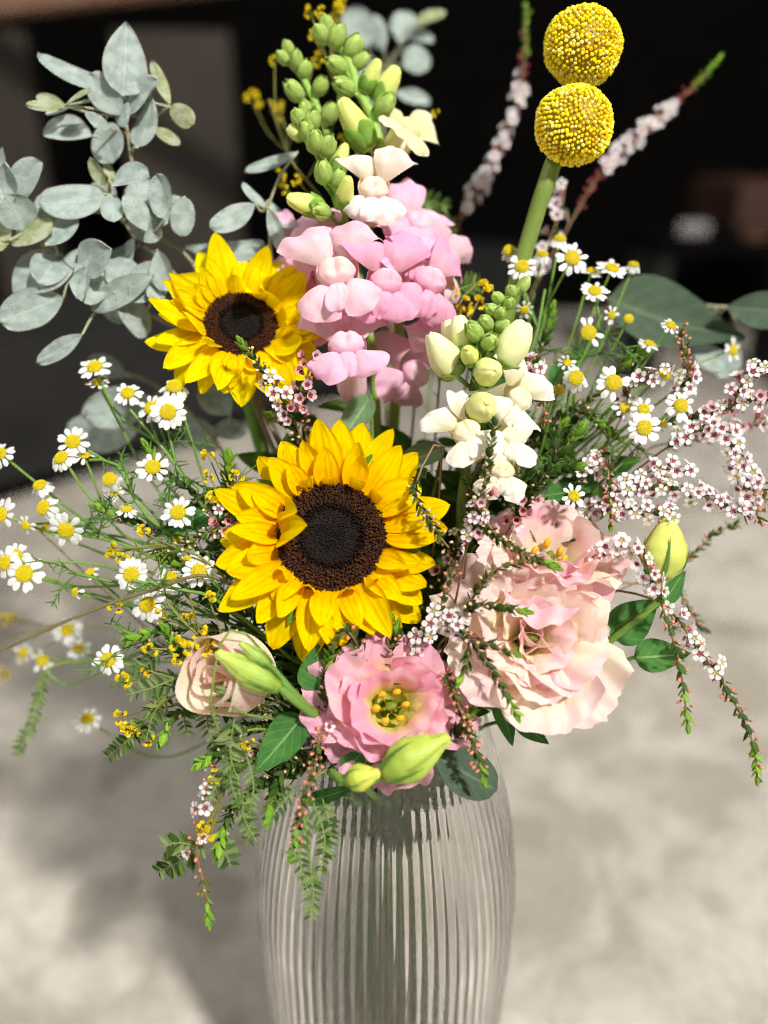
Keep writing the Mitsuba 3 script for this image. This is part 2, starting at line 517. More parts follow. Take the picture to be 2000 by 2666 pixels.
# ---------------------------------------------------------------- the ribbed glass vase
zz = [0.0, 0.008, 0.03, 0.056, 0.10, 0.15, 0.19, 0.225, 0.255, 0.28, 0.30, 0.32, 0.335, 0.345]
rr = [0.056, 0.063, 0.069, 0.0735, 0.0765, 0.0783, 0.0783, 0.0760, 0.0715, 0.066, 0.0605, 0.0555, 0.0535, 0.0545]
from scipy.interpolate import PchipInterpolator
prof = PchipInterpolator(zz, rr)
NR, per = 76, 10
m = NR * per
zs = np.linspace(0, 0.345, 70)
ph = np.arange(m) * 2 * np.pi / m
flute = np.abs(np.cos(ph * NR / 2)) ** 1.4 - 0.5
fade = np.clip(np.minimum(zs / 0.02, (0.345 - zs) / 0.02), 0, 1)
ro = prof(zs)[:, None] + 0.0007 * fade[:, None] * flute[None]
zi = np.linspace(0.345, 0.010, 50)
ri = prof(zi) - 0.0035
rings = [(np.full(m, 0.0005), 0.0)] + [(ro[i], zs[i]) for i in range(len(zs))] + [(np.full(m, ri[i]), zi[i]) for i in range(len(zi))] + [(np.full(m, 0.0005), 0.010)]
v = np.vstack([np.stack([r * np.cos(ph), r * np.sin(ph), np.full(m, z)], -1) for r, z in rings])
f = grid_faces(len(rings), m, True)[:, ::-1]
k = thing('glass_vase', 'clear ribbed glass vase holding all the flowers', 'vase')
scene[k] = mikit.ply((v, f), 'mat_glass', 35)
GREEN, GREEN_L, GREEN_D = S(96, 134, 44), S(150, 190, 84), S(50, 78, 30)


# ---------------------------------------------------------------- sunflowers
def sun_petal(i, lemon):
    r = np.random.default_rng(100 + i)
    L, W = r.uniform(0.85, 1.1), r.uniform(0.20, 0.275)
    v, f, uv, t, s = sheet(L, W, pr_pointed, 18, 14, a0=r.uniform(0.1, 0.6), bend=r.uniform(-0.9, 0.2), bend2=r.uniform(-0.5, 0.9), twist=r.uniform(-0.5, 0.5), ruffle=0.012, rf=1.4, cup=r.uniform(-0.3, 0.55), ridge=0.014, rn=4, seed=i, side=r.uniform(-0.14, 0.14), nz=0.16)
    base, tipc = (S(250, 186, 0), S(255, 218, 2)) if not lemon else (S(252, 206, 2), S(255, 230, 8))
    streak = 1 - 0.14 * np.clip(np.cos(s * 12.6), 0, 1) ** 6 - 0.06 * np.clip(np.cos(s * 31), 0, 1) ** 2
    c = (base + (tipc - base) * np.clip(t * 1.6, 0, 1)) * streak * vnoise(v, 9, 0.92, 1.06, i)
    return G().add(v, f, c, uv).ply('mat_petal')


def curled_petal(i, lemon):
    r = np.random.default_rng(200 + i)
    v, f, uv, t, s = sheet(r.uniform(0.9, 1.0), 0.25, pr_pointed, 18, 10, a0=1.75, bend=r.uniform(0.5, 0.8), bend2=r.uniform(0.0, 0.3), cup=-0.35, ridge=0.012, rn=3, seed=i, nz=0.06)
    base, tipc = (S(250, 186, 0), S(255, 218, 2)) if not lemon else (S(252, 206, 2), S(255, 230, 8))
    c = (base + (tipc - base) * np.clip(t * 1.6, 0, 1)) * (1 - 0.10 * np.clip(np.cos(s * 9.4), 0, 1) ** 4)
    return G().add(v, f, c, uv).ply('mat_petal')


def sun_disc(rad, n=2300):
    g = G()
    v, f = lathe([(-0.30, 0.01), (-0.28, 0.7), (-0.10, 0.99), (0.03, 1.0), (0.10, 0.86), (0.10, 0.6), (0.07, 0.3), (0.06, 0.001)], 48)
    g.add(v * rad, f, S(34, 20, 14))
    base, fb = lathe([(-0.03, 0.05), (0.0, 0.05), (0.05, 0.042), (0.085, 0.026), (0.10, 0.002)], 6)
    for i in range(n):
        q = math.sqrt((i + 0.5) / n) * (1 + 0.012 * rng.normal())
        a = i * 2.39996 + 0.03 * rng.normal()
        z = np.interp(q, [0, 0.3, 0.6, 0.86, 1.0], [0.10, 0.09, 0.10, 0.10, 0.02]) + 0.008 * rng.normal()
        kx = rng.random()
        tall = 0.8 if q < 0.5 else 1.0 + 1.3 * kx
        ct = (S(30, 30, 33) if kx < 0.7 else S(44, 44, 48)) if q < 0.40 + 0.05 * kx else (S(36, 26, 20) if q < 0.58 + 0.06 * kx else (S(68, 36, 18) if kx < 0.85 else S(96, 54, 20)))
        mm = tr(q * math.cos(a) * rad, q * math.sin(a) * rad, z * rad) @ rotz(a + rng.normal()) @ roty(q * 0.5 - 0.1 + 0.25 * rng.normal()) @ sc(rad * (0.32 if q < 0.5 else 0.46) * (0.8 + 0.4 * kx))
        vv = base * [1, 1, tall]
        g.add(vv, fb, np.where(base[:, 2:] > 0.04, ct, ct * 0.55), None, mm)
    return g.ply('mat_disc', False)


def sunflower(label, px, py, d, face, rad_px, petal_px, lemon, stem_pts, curls, skip=()):
    k = thing('sunflower', label, 'sunflower')
    c = P(px, py, d)
    rad, L = pxm(rad_px, d), pxm(petal_px, d)
    M = frame(c, face)
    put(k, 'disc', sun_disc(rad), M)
    plys = [sun_petal(i + 20 * lemon, lemon) for i in range(14)]
    cur = [curled_petal(i, lemon) for i in range(3)]
    r = np.random.default_rng(int(px))
    rows = [(24, 0.97, 1.0, 0.06, -0.10), (21, 0.93, 0.92, 0.02, 0.04), (13, 0.92, 0.72, 0.0, 0.28)]
    for row, (n, q, ls, z, lift) in enumerate(rows):
        for i in range(n):
            a = (i + r.uniform(-0.28, 0.28) + 0.5 * (row % 2)) * 2 * np.pi / n
            l = L * ls * r.uniform(0.86, 1.10)
            m = M @ tr(0, 0, -z * rad) @ rotz(a) @ tr(q * rad, 0, 0) @ roty(-lift - r.uniform(-0.12, 0.12)) @ sc(l)
            put(k, 'petal', plys[int(r.integers(len(plys)))], m)
    for i, (deg, l, tilt) in enumerate(curls):
        m = M @ rotz(math.radians(deg)) @ tr(0.93 * rad, 0, 0) @ roty(tilt) @ sc(L * l)
        put(k, 'petal', cur[i % 3], m, label='petal curled over towards the disc')
    # green bracts and stem behind
    g = G()
    for i in range(14):
        v, f, uv, t, s = sheet(rad * 1.25, rad * 0.3, pr_drop, 8, 4, a0=0.3, bend=-0.3, cup=0.3, seed=i)
        g.add(v, f, GREEN * vnoise(v, 300, 0.7, 1.1), uv, tr(0, 0, -0.22 * rad) @ rotz(i * 0.449) @ tr(0.55 * rad, 0, 0))
    put(k, 'calyx', g.ply('mat_leaf'), M)
    back = c - unit(face) * rad * 0.3
    pts = [*rooted(stem_pts), back - unit(face) * 0.035, back]
    put(k, 'stem', stem_mesh(spline(pts, 50), 0.0042, 0.0046, GREEN_D, GREEN).ply('mat_stem'))
    return k


# angles: 0 deg = up in the picture, positive towards the left
sunflower('large golden sunflower facing forward in the middle of the bouquet', 862, 1398, 0.405, toV(0.05, 0.22), 142, 176, 0, [P(900, 1700, 0.47)],
          [(88, 1.0, 0.05), (66, 0.85, 0.25), (24, 0.5, 0.75), (2, 0.42, 0.6), (-26, 0.52, 0.7), (-48, 0.45, 0.9), (130, 0.5, 0.8), (158, 0.45, 0.7), (196, 0.5, 0.75), (222, 0.55, 0.9)])
sunflower('lemon yellow sunflower tilted to the right, upper left below the eucalyptus', 628, 846, 0.440, toV(0.20, 0.38), 95, 150, 1, [P(790, 1500, 0.50)],
          [(-28, 0.95, 0.0), (-50, 0.8, 0.3), (-80, 0.6, 0.7), (10, 0.5, 0.8), (-110, 0.55, 0.8)])


# ---------------------------------------------------------------- drumstick balls (billy buttons)
def floret_ball(n, seed):
    g, r = G(), np.random.default_rng(seed)
    v, f = ellipsoid(0.92, 0.92, 0.92, 20, 32)
    g.add(v, f, S(150, 124, 24))
    base, fb = lathe([(0.0, 0.042), (0.07, 0.051), (0.10, 0.044), (0.118, 0.022), (0.110, 0.001)], 6)
    for i in range(n):
        z = 1 - 2 * (i + 0.5) / n
        q, a = math.sqrt(1 - z * z), i * 2.399963
        d = np.array([q * math.cos(a), q * math.sin(a), z])
        d = unit(d + r.normal(0, 0.016, 3))
        lump = 1 + 0.06 * (meshkit.noise(d * 2.2 + seed) - 0.5)
        pale = meshkit.noise(d * 2.6 + seed + 7) > 0.62
        kx = r.random() + (0.45 if pale else 0.0)
        ct = S(252, 228, 24) if kx < 0.62 else (S(254, 240, 120) if kx < 0.85 else S(236, 200, 14))
        m = frame(d * 0.885 * lump, d + r.normal(0, 0.10, 3), r.uniform(0, 6), r.uniform(0.80, 1.10) * (0.86 if pale else 1.0), up=[0.3, 0.5, 0.8])
        g.add(base, fb, np.where(base[:, 2:] > 0.05, ct, ct * 0.6), None, m)
    return g.ply('mat_stem', False)


def craspedia(label, px, py, d, r_px, tilt, stem_pts, sr):
    k = thing('drumstick_flower', label, 'drumstick flower', 'yellow ball flowers on bare stems')
    c, r = P(px, py, d), pxm(r_px, d)
    m = frame(c, tilt, 0.4 + px, r)
    m[:3, 2] *= 0.93
    put(k, 'floret_head', floret_ball(900, int(py)), m, kind='stuff')
    pts = [*rooted(stem_pts), c - unit(tilt) * r * 0.8]
    put(k, 'stem', stem_mesh(spline(pts, 60), 0.0026, sr, GREEN_D, S(118, 140, 60), 9).ply('mat_stem'))


craspedia('upper yellow drumstick ball, at the very top right', 1517, 122, 0.435, 104, unit([0.25, -0.1, 1]), [P(1240, 1250, 0.50), P(1372, 640, 0.47), P(1440, 420, 0.45)], 0.0032)
craspedia('lower yellow drumstick ball on a thick green stem, under the other ball', 1494, 326, 0.415, 105, unit([0.35, -0.45, 0.8]), [P(1200, 1250, 0.46), P(1372, 640, 0.435), P(1425, 470, 0.425)], 0.0046)


# ---------------------------------------------------------------- snapdragons
def snap_parts(c_lip, c_in, c_tube, seed):
    """tube, upper lip and lower lip of one flower; local x up, z outwards; unit about 1 = 40 mm"""
    r = np.random.default_rng(seed)
    fine = lambda v, k=6, a=0.92, b=1.05: vnoise(v, k, a, b, seed) * vnoise(v, 38, 0.965, 1.02, seed)
    t_ = G()
    v, f = lathe([(-0.75, 0.04), (-0.74, 0.13), (-0.6, 0.16), (-0.3, 0.17), (-0.05, 0.19), (0.03, 0.20)], 18)
    v = v + np.stack([0.12 * np.clip(-v[:, 2], 0, 1) ** 2 * -1, v[:, 0] * 0, v[:, 2] * 0], -1)
    t_.add(v, f, c_tube * fine(v))
    up = G()
    for sgn in (-1, 1):
        roll = r.uniform(-3.6, -1.6)
        v, f, uv, t, s = sheet(r.uniform(0.52, 0.62), 0.27, pr_fan, 20, 18, a0=0.85 + r.uniform(-0.15, 0.15), bend=r.uniform(-0.6, 0.2), bend2=roll, cup=r.uniform(-0.45, -0.15), ruffle=0.03, rf=1.7, tip=r.uniform(0.15, 0.32), seed=seed * 3 + sgn, nz=0.26, side=0.10 * sgn, twist=r.uniform(-0.5, 0.5))
        mix = np.clip(t * 1.6 - 0.05, 0, 1)
        c = (c_in * (1 - mix) + c_lip * mix) * fine(v) * (1 - 0.10 * np.clip(np.sin(s * 23 + t * 4), 0, 1) ** 4) * (1 + 0.05 * np.clip(t * 4 - 3, 0, 1))
        up.add(v, f, c, uv, tr(0.09, sgn * 0.09, 0.0) @ rotz(sgn * r.uniform(0.25, 0.5)))
    lo = G()
    for a, l, w, yy, zz_ in ((0.50, 0.40, 0.22, 0.10, 0.15), (-0.50, 0.40, 0.22, -0.10, 0.15), (0.0, 0.33, 0.13, 0.0, 0.17)):
        v, f, uv, t, s = sheet(l * r.uniform(0.9, 1.1), w, pr_fan, 16, 16, a0=0.55 + r.uniform(-0.2, 0.2), bend=-1.2, bend2=r.uniform(-0.9, 0.2), cup=r.uniform(-0.55, -0.3) if a else -0.15, ruffle=0.022, rf=1.9, tip=0.24, seed=seed + int(a * 10), nz=0.22, twist=r.uniform(-0.4, 0.4))
        c = (c_in * (1 - t) * 0.5 + c_lip * (0.5 + 0.5 * t)) * fine(v) * (1 - 0.10 * np.clip(np.sin(s * 21 + t * 4), 0, 1) ** 4) * (1 + 0.05 * np.clip(t * 4 - 3, 0, 1))
        lo.add(v, f, c, uv, tr(-0.17, -yy, zz_) @ rotz(math.pi + a + r.uniform(-0.1, 0.1)))
    v, f = ellipsoid(0.145, 0.18, 0.14, 22, 30, 0.12, seed)      # swollen palate, grooved down the middle
    top = np.clip(v[:, 2] / 0.17, 0, 1)
    v[:, 2] -= 0.055 * np.exp(-(v[:, 1] / 0.035) ** 2) * top + 0.03 * np.exp(-((v[:, 0] + 0.05) / 0.03) ** 2) * top
    v[:, 1] *= 1 - 0.35 * np.clip(v[:, 0] / 0.17, 0, 1)
    m_ = np.clip((v[:, 2:] + 0.02) * 7, 0, 1)
    spot = np.exp(-((v[:, :1] - 0.12) / 0.04) ** 2) * np.exp(-(v[:, 1:2] / 0.10) ** 2) * top[:, None]
    c = (c_in * m_ + c_lip * (1 - m_)) * fine(v)
    lo.add(v, f, c * (1 - 0.5 * spot) + S(250, 222, 90) * 0.5 * spot, None, tr(-0.07, 0, 0.14) @ roty(0.25))
    return t_.ply('mat_lip'), up.ply('mat_lip'), lo.ply('mat_lip')


PINK = [snap_parts(S(242, 186, 214), S(246, 214, 222), S(242, 208, 216), i) for i in (1, 2, 11, 12)]
PINK2 = [snap_parts(S(242, 196, 212), S(250, 230, 222), S(242, 210, 212), i) for i in (3, 13)]
ROSE = [snap_parts(S(242, 172, 206), S(246, 196, 208), S(242, 196, 210), i) for i in (4, 5, 15, 16)]
WHITE = [snap_parts(S(250, 246, 234), S(252, 242, 190), S(244, 236, 206), i) for i in (6, 7, 17, 18)]
BLUSH = [snap_parts(S(248, 222, 218), S(250, 240, 214), S(244, 226, 206), i) for i in (8,)]
CREAM = [snap_parts(S(240, 232, 190), S(236, 226, 160), S(228, 224, 150), i) for i in (9,)]
SNAP = {'pink': PINK, 'pale': PINK2, 'rose': ROSE, 'white': WHITE, 'blush': BLUSH, 'cream': CREAM}


def bud_parts(core, sep, long, seed, cover=0.75):
    """closed bud along +z, about 1 long; and its five overlapping sepals"""
    b, c = G(), G()
    v, f = lathe([(0.0, 0.02), (0.02, 0.20), (0.2, 0.33), (0.45, 0.38), (0.7, 0.33), (0.9, 0.21), (0.97, 0.11), (1.0, 0.01)], 24)
    v = v * [1, 1, long]
    v = v * (1 + 0.05 * np.cos(2 * np.arctan2(v[:, 1], v[:, 0])) * v[:, 2] / long)[:, None]
    v[:, 2] -= 0.10 * np.exp(-(v[:, 1] / 0.05) ** 2) * np.clip(v[:, 2] / long * 2 - 1, 0, 1)
    v[:, 1] *= 1 + 0.10 * np.sin(v[:, 2] * 5)
    q = np.clip(v[:, 2:] / long, 0, 1)
    b.add(v, f, (core * (0.45 + 0.55 * q) + S(178, 198, 88) * 0.55 * (1 - q)) * vnoise(v, 6, 0.85, 1.08, seed) * vnoise(v, 26, 0.95, 1.03, seed))
    r = np.random.default_rng(seed)
    for i in range(5):
        a = i * 1.2566 + 0.2
        t, s = np.meshgrid(np.linspace(0, 1, 9), np.linspace(-1, 1, 7), indexing='ij')
        zz_ = t * cover * long * r.uniform(0.9, 1.15)
        rad = np.interp(zz_ / long, [0, 0.02, 0.2, 0.45, 0.7, 0.9, 1.0, 1.2], [0.06, 0.22, 0.36, 0.41, 0.37, 0.27, 0.14, 0.1]) + 0.045 * (1 - s**2) + 0.03 * s
        w = 0.85 * np.sin(np.pi * np.clip(0.12 + 0.86 * t, 0, 1)) ** 0.7
        an = a + s * w
        v = np.stack([rad * np.cos(an), rad * np.sin(an), zz_], -1).reshape(-1, 3)
        c.add(v, grid_faces(9, 7), sep * vnoise(v, 5, 0.8, 1.15, seed + i) * (1 + 0.25 * (np.abs(s.reshape(-1, 1)) > 0.9)))
    return b.ply('mat_wax'), c.ply('mat_leaf')


BUD_G = [bud_parts(S(176, 204, 104), S(166, 194, 104), 1.15, i, 0.95) for i in (1, 2)]
BUD_Y = [bud_parts(S(214, 222, 120), S(136, 178, 72), 1.5, 3, 0.5)]
BUD_C = [bud_parts(S(228, 230, 150), S(140, 168, 80), 1.05, 4, 0.3)]
BUD_P = [bud_parts(S(240, 236, 186), S(150, 172, 90), 1.25, 5, 0.22)]
BUDS = {'g': BUD_G, 'y': BUD_Y, 'c': BUD_C, 'p': BUD_P}


def snapdragon(label, stem_pts, flowers, buds, stem_r=0.0032, cs=None):
    k = thing('snapdragon', label, 'snapdragon')
    path = spline(stem_pts, 70)
    put(k, 'stem', stem_mesh(path, 0.0040, stem_r * 0.62, GREEN_D, S(150, 186, 84) if cs is None else cs, 9).ply('mat_stem'))
    for i, (kind, px, py, d, ax, ay, roll, s) in enumerate(flowers):
        tri = SNAP[kind][(i + int(px)) % len(SNAP[kind])]
        m = frame(P(px, py, d), toV(ax, ay), math.radians(roll), 0.040 * s)
        fl = put(k, 'flower', tri[0], m)
        put(fl, 'upper_lip', tri[1], m)
        put(fl, 'lower_lip', tri[2], m)
    for i, (kind, px, py, d, size, dx, dy, dz) in enumerate(buds):
        c = P(px, py, d)
        di = unit(R * dx - U * dy - F * dz)
        s = pxm(size * (0.84 if kind == 'g' else 1.0), d)
        m = frame(c - di * s * 0.5, di, i * 1.3, s)
        bp = BUDS[kind][i % len(BUDS[kind])]
        b = put(k, 'bud', bp[0], m)
        put(b, 'calyx', bp[1], m)
        # short stalk to the nearest point of the stem
        j = np.argmin(np.linalg.norm(path - (c - di * s * 0.5), axis=1))
        put(b, 'stalk', stem_mesh(spline([path[max(j - 1, 0)], c - di * s * 0.42], 4), 0.0011, 0.0013, GREEN, GREEN_L, 5).ply('mat_stem'))


dA1, dA2, dB, dC = 0.452, 0.430, 0.445, 0.405
snapdragon('snapdragon spike with green buds, leftmost and behind, rising from the pink flowers',
           [*rooted([P(960, 1400, 0.49)]), P(905, 640, 0.465), P(868, 420, 0.458), P(835, 300, dA1), P(795, 215, dA1), P(758, 128, dA1)],
           [('pink', 790, 622, 0.452, -0.3, 0.3, 25, 0.85), ('pink', 760, 712, 0.458, -0.9, 0.2, 35, 0.9), ('rose', 812, 828, 0.455, -0.8, -0.2, 25, 0.85)],
           [('g', 752, 130, dA1, 44, -.5, -1, .5), ('g', 738, 152, dA1, 44, -.8, -.6, .6), ('g', 772, 158, dA1 - .004, 50, 0, -.8, .8), ('g', 792, 184, dA1 - .002, 52, .5, -.7, .7),
            ('g', 768, 240, dA1 - .004, 62, -.7, -.6, .6), ('g', 834, 226, dA1 - .004, 56, .6, -.7, .6), ('g', 858, 298, dA1 - .003, 64, .6, -.6, .6)], 0.0030)
snapdragon('snapdragon spike with green buds over open pink flowers, in front of the other two spikes',
           [*rooted([P(990, 1400, 0.475)]), P(975, 980, 0.462), P(930, 700, 0.452), P(898, 590, 0.440), P(862, 480, 0.434), P(828, 400, dA2), P(800, 330, dA2), P(792, 285, dA2)],
           [('pale', 880, 706, 0.418, -0.12, 0.15, 8, 1.38), ('rose', 1000, 728, 0.420, 0.22, 0.12, -6, 1.15), ('pink', 905, 905, 0.420, -0.05, 0.55, 4, 1.25), ('pink', 838, 632, 0.436, -0.35, 0.5, 20, 1.0), ('rose', 850, 800, 0.448, -0.5, 0.0, 20, 1.0)],
           [('g', 796, 292, dA2, 52, -.1, -1, .5), ('g', 780, 312, dA2 - .004, 58, -.5, -.8, .7), ('g', 812, 318, dA2 - .004, 60, .4, -.8, .8), ('g', 798, 345, dA2 - .008, 60, -.1, -.6, 1), ('c', 770, 345, dA2, 50, -.8, -.4, .5),
            ('g', 820, 372, dA2 - .010, 66, .1, -.7, 1), ('g', 850, 385, dA2 - .006, 66, .5, -.7, .8), ('g', 842, 452, dA2 - .010, 66, 0, -.8, .9),
            ('g', 878, 470, dA2 - .006, 58, .4, -.8, .8), ('y', 880, 432, dA2 + .008, 62, .4, -1, .2), ('y', 812, 536, dA2 - .002, 74, -1, -.1, .6), ('g', 838, 552, dA2 - .008, 64, -.6, .1, 1), ('y', 896, 516, dA2 - .010, 66, .3, -.7, 1)])
snapdragon('snapdragon spike tallest of the three, with cream and blush flowers below its buds',
           [*rooted([P(1010, 1400, 0.49)]), P(1040, 800, 0.468), P(1012, 560, 0.458), P(996, 414, 0.448), P(984, 358, dB), P(967, 295, dB), P(933, 240, dB), P(912, 169, dB), P(880, 105, dB), P(856, 66, dB)],
           [('blush', 974, 488, 0.424, 0.02, 0.05, -4, 1.05), ('cream', 1050, 352, 0.446, 0.75, 0.75, -30, 1.0), ('pink', 1076, 592, 0.448, 0.5, 0.5, -25, 1.1), ('rose', 1104, 726, 0.430, 0.55, 0.12, -14, 1.25), ('pink', 1052, 655, 0.436, 0.3, 0.4, -20, 1.0), ('pale', 1150, 690, 0.455, 0.9, 0.1, -20, 1.0), ('pink', 1078, 945, 0.452, 0.6, -0.75, -30, 1.25)],
           [('g', 852, 72, dB, 56, -.3, -1, .4), ('g', 838, 92, dB - .003, 58, -.7, -.7, .6), ('g', 876, 98, dB - .004, 66, .5, -.8, .7), ('g', 918, 124, dB - .002, 66, .7, -.7, .6),
            ('g', 880, 172, dB - .004, 62, -.9, -.2, .6), ('g', 936, 160, dB, 56, .8, -.5, .3), ('g', 900, 228, dB - .004, 66, -.9, -.2, .6), ('y', 962, 212, dB - .004, 60, .5, -.9, .5), ('y', 1000, 240, dB - .002, 72, .6, -.9, .5), ('g', 1000, 276, dB - .006, 68, .7, -.6, .7),
            ('y', 938, 346, dB - .006, 98, -.65, -.9, .55)], 0.0042)
snapdragon('white snapdragon spike with a bent green bud tip, right of the large sunflower',
           [*rooted([P(1180, 1500, 0.455)]), P(1205, 1280, 0.43), P(1225, 1130, 0.418), P(1235, 1000, 0.412), P(1262, 890, dC), P(1300, 800, dC), P(1335, 765, dC), P(1362, 740, dC)],
           [('white', 1212, 1120, 0.400, -0.25, 0.30, 28, 0.95), ('white', 1336, 1030, 0.408, 0.75, 0.05, -28, 0.98), ('white', 1325, 1140, 0.402, 0.25, 0.55, -10, 0.85), ('white', 1304, 1215, 0.396, 0.1, 0.1, -4, 0.80)],
           [('g', 1362, 744, dC, 46, .6, -.9, .3), ('g', 1332, 760, dC - .002, 42, -.4, -.6, .7), ('g', 1326, 790, dC - .006, 44, .1, -.3, 1), ('g', 1298, 778, dC - .002, 44, -.7, -.5, .6), ('g', 1282, 808, dC - .003, 46, -.8, -.3, .8), ('g', 1302, 816, dC - .007, 46, .1, -.2, 1), ('g', 1266, 842, dC - .006, 54, -.6, -.4, .9),
            ('g', 1306, 848, dC - .003, 52, .7, -.2, .8), ('g', 1236, 866, dC - .006, 66, -.6, -.6, .8), ('g', 1274, 890, dC - .010, 62, .2, -.1, 1), ('y', 1224, 930, dC - .010, 66, -.2, -.1, 1),
            ('c', 1270, 968, dC - .014, 96, .25, .05, 1), ('c', 1256, 1060, dC - .014, 106, .1, .05, 1), ('p', 1160, 935, dC, 112, -.7, -1, .4), ('p', 1204, 876, dC + .004, 78, -.25, -1, .3), ('p', 1330, 910, dC - .002, 114, .45, -.9, .5), ('p', 1182, 890, dC + .012, 84, -.4, -1, .0)], 0.0036, S(112, 132, 56))


# ---------------------------------------------------------------- lisianthus
def lis_petal(seed, L, W, ruffle, c0, c1, c2, bend, bend2, a0, cup=0.25, pinky=0.5, nz=0.10):
    v, f, uv, t, s = sheet(L, W, pr_fan, 22, 34, crinkle=0.06, a0=a0, bend=bend, bend2=bend2, cup=cup, ruffle=ruffle, rf=2.4, tip=0.28, seed=seed, nz=nz)
    edge = np.clip((t - 0.35) / 0.5, 0, 1)
    patch = meshkit.fbm(v * 2.2 + seed * 5.3, 3)[:, None]
    tint = np.clip((patch - 0.5 + pinky * 0.5) * 3.0, 0, 1) * np.clip((t - 0.25) * 2.0, 0, 1)
    c = c0 * (1 - edge) + c1 * edge
    c = c * (1 - tint) + c2 * tint
    vein = 1 - 0.05 * (np.sin(s * 24 + 2 * np.sin(t * 9)) > 0.4) * t
    return G().add(v, f, c * vein, uv).ply('mat_petal')


def lisianthus(label, px, py, d, face, r_px, roll, whorls, cols, stem_pts, open_=True, seed=0, pinky=0.5, stamens=True):
    k = thing('lisianthus', label, 'lisianthus')
    c, Rr = P(px, py, d), pxm(r_px, d)
    M = frame(c, face, math.radians(roll))
    r = np.random.default_rng(seed)
    c0, c1, c2 = cols
    if not open_:       # petals wound round one another, the outermost first
        for i in range(10):
            q = i / 9
            Rk, top = 0.62 * (1 - q) ** 0.75 + 0.05, 0.62 - 0.14 * q + r.uniform(-0.10, 0.08)
            t, s_ = np.meshgrid(np.linspace(0, 1, 19), np.linspace(-1, 1, 23), indexing='ij')
            hw = 1.35 + 0.5 * q
            an = i * 2.39996 + r.uniform(-0.3, 0.3) + s_ * hw
            tt = t * (1 - 0.16 * np.abs(s_) ** 3)
            flare = (0.16 if i < 5 else 0.05) * np.clip(tt - 0.72, 0, 1) ** 1.5 * 5
            rk = Rk * (0.30 + 0.70 * np.sin(np.pi / 2 * np.clip(tt * 1.7, 0, 1)) - 0.22 * np.clip(tt - 0.55, 0, 1) * 2.0) + flare * (0.5 + 0.5 * np.cos(s_ * 2)) * 0.5 + 0.018 * (1 - s_) + 0.030 * np.sin(s_ * 5 + i) * tt**3
            zk = -0.75 + tt * (top + 0.75) + 0.030 * np.sin(s_ * 7 + i * 2) * tt**3
            v = np.stack([rk * np.cos(an), rk * np.sin(an), zk], -1).reshape(-1, 3)
            tc = tt.reshape(-1, 1)
            tint = np.clip((meshkit.fbm(v * 2.4 + i, 3)[:, None] - 0.42) * 3, 0, 1) * np.clip(tc * 2 - 0.6, 0, 1)
            c_ = c0 * (1 - np.clip(tc * 1.6 - 0.3, 0, 1)) + c1 * np.clip(tc * 1.6 - 0.3, 0, 1)
            put(k, 'petal', G().add(v, grid_faces(19, 23), c_ * (1 - tint) + c2 * tint).ply('mat_petal'), M @ sc(Rr))
        whorls = []
    for w, (n, L, W, a0, bend, bend2, ruf, rad, z, cup) in enumerate(whorls):
        plys = [lis_petal(seed * 50 + w * 7 + j, L, W, ruf * L, c0, c1, c2, bend + r.uniform(-0.15, 0.15), bend2 + r.uniform(-0.3, 0.3), a0, cup, pinky) for j in range(min(n, 4))]
        for i in range(n):
            a = (i + r.uniform(-0.2, 0.2) + 0.37 * w) * 2 * np.pi / n
            m = M @ tr(0, 0, z * Rr) @ rotz(a) @ tr(rad * Rr, 0, 0) @ roty(r.uniform(-0.3, 0.25)) @ rotz(r.uniform(-0.2, 0.2)) @ sc(Rr * r.uniform(0.82, 1.12))
            put(k, 'petal', plys[i % len(plys)], m)
    if open_:
        g = G()
        v, f = lathe([(-0.62, 0.02), (-0.6, 0.16), (-0.5, 0.22), (-0.38, 0.24)], 20)
        g.add(v, f, S(176, 178, 44))
        put(k, 'throat', g.ply('mat_petal'), M @ sc(Rr))
        for i in range(6 if stamens else 0):
            a = i * 1.047 + 0.3
            g = G()
            p0 = np.array([0.05 * math.cos(a), 0.05 * math.sin(a), -0.6])
            p1 = np.array([0.19 * math.cos(a), 0.19 * math.sin(a), -0.22 + 0.05 * (i % 2)])
            stem_mesh(spline([p0, p1], 4), 0.012, 0.012, S(190, 190, 70), S(220, 210, 90), 5, g)
            v, f = ellipsoid(0.045, 0.06, 0.085, 6, 8)
            g.add(v, f, S(230, 178, 40), None, tr(*p1))
            put(k, 'stamen', g.ply('mat_stem'), M @ sc(Rr))
        g = stem_mesh(spline([[0, 0, -0.6], [0, 0, -0.2]], 4), 0.03, 0.025, S(120, 140, 40), S(130, 150, 50), 6)
        v, f = ellipsoid(0.055, 0.085, 0.05, 6, 8)
        g.add(v, f, S(106, 124, 34), None, tr(0, 0, -0.19))
        put(k, 'pistil', g.ply('mat_stem'), M @ sc(Rr))
    g = G()
    v, f = lathe([(-0.9, 0.03), (-0.85, 0.10), (-0.7, 0.15), (-0.55, 0.12)], 10)
    g.add(v, f, GREEN)
    for i in range(5):
        v, f, uv, t, s = sheet(0.7, 0.06, pr_drop, 8, 3, a0=0.9, bend=0.2)
        g.add(v, f, GREEN, uv, tr(0, 0, -0.85) @ rotz(i * 1.2566) @ tr(0.1, 0, 0))
    put(k, 'calyx', g.ply('mat_leaf'), M @ sc(Rr))
    back = c - unit(face) * Rr * 0.85
    pts = [*rooted(stem_pts), back - unit(face) * 0.02, back]
    put(k, 'stem', stem_mesh(spline(pts, 40), 0.0028, 0.0024, GREEN_D, GREEN, 8).ply('mat_stem'))
    return k


CRM, PCH, PNK, HOT = S(250, 240, 196), S(246, 214, 196), S(240, 184, 196), S(232, 150, 174)
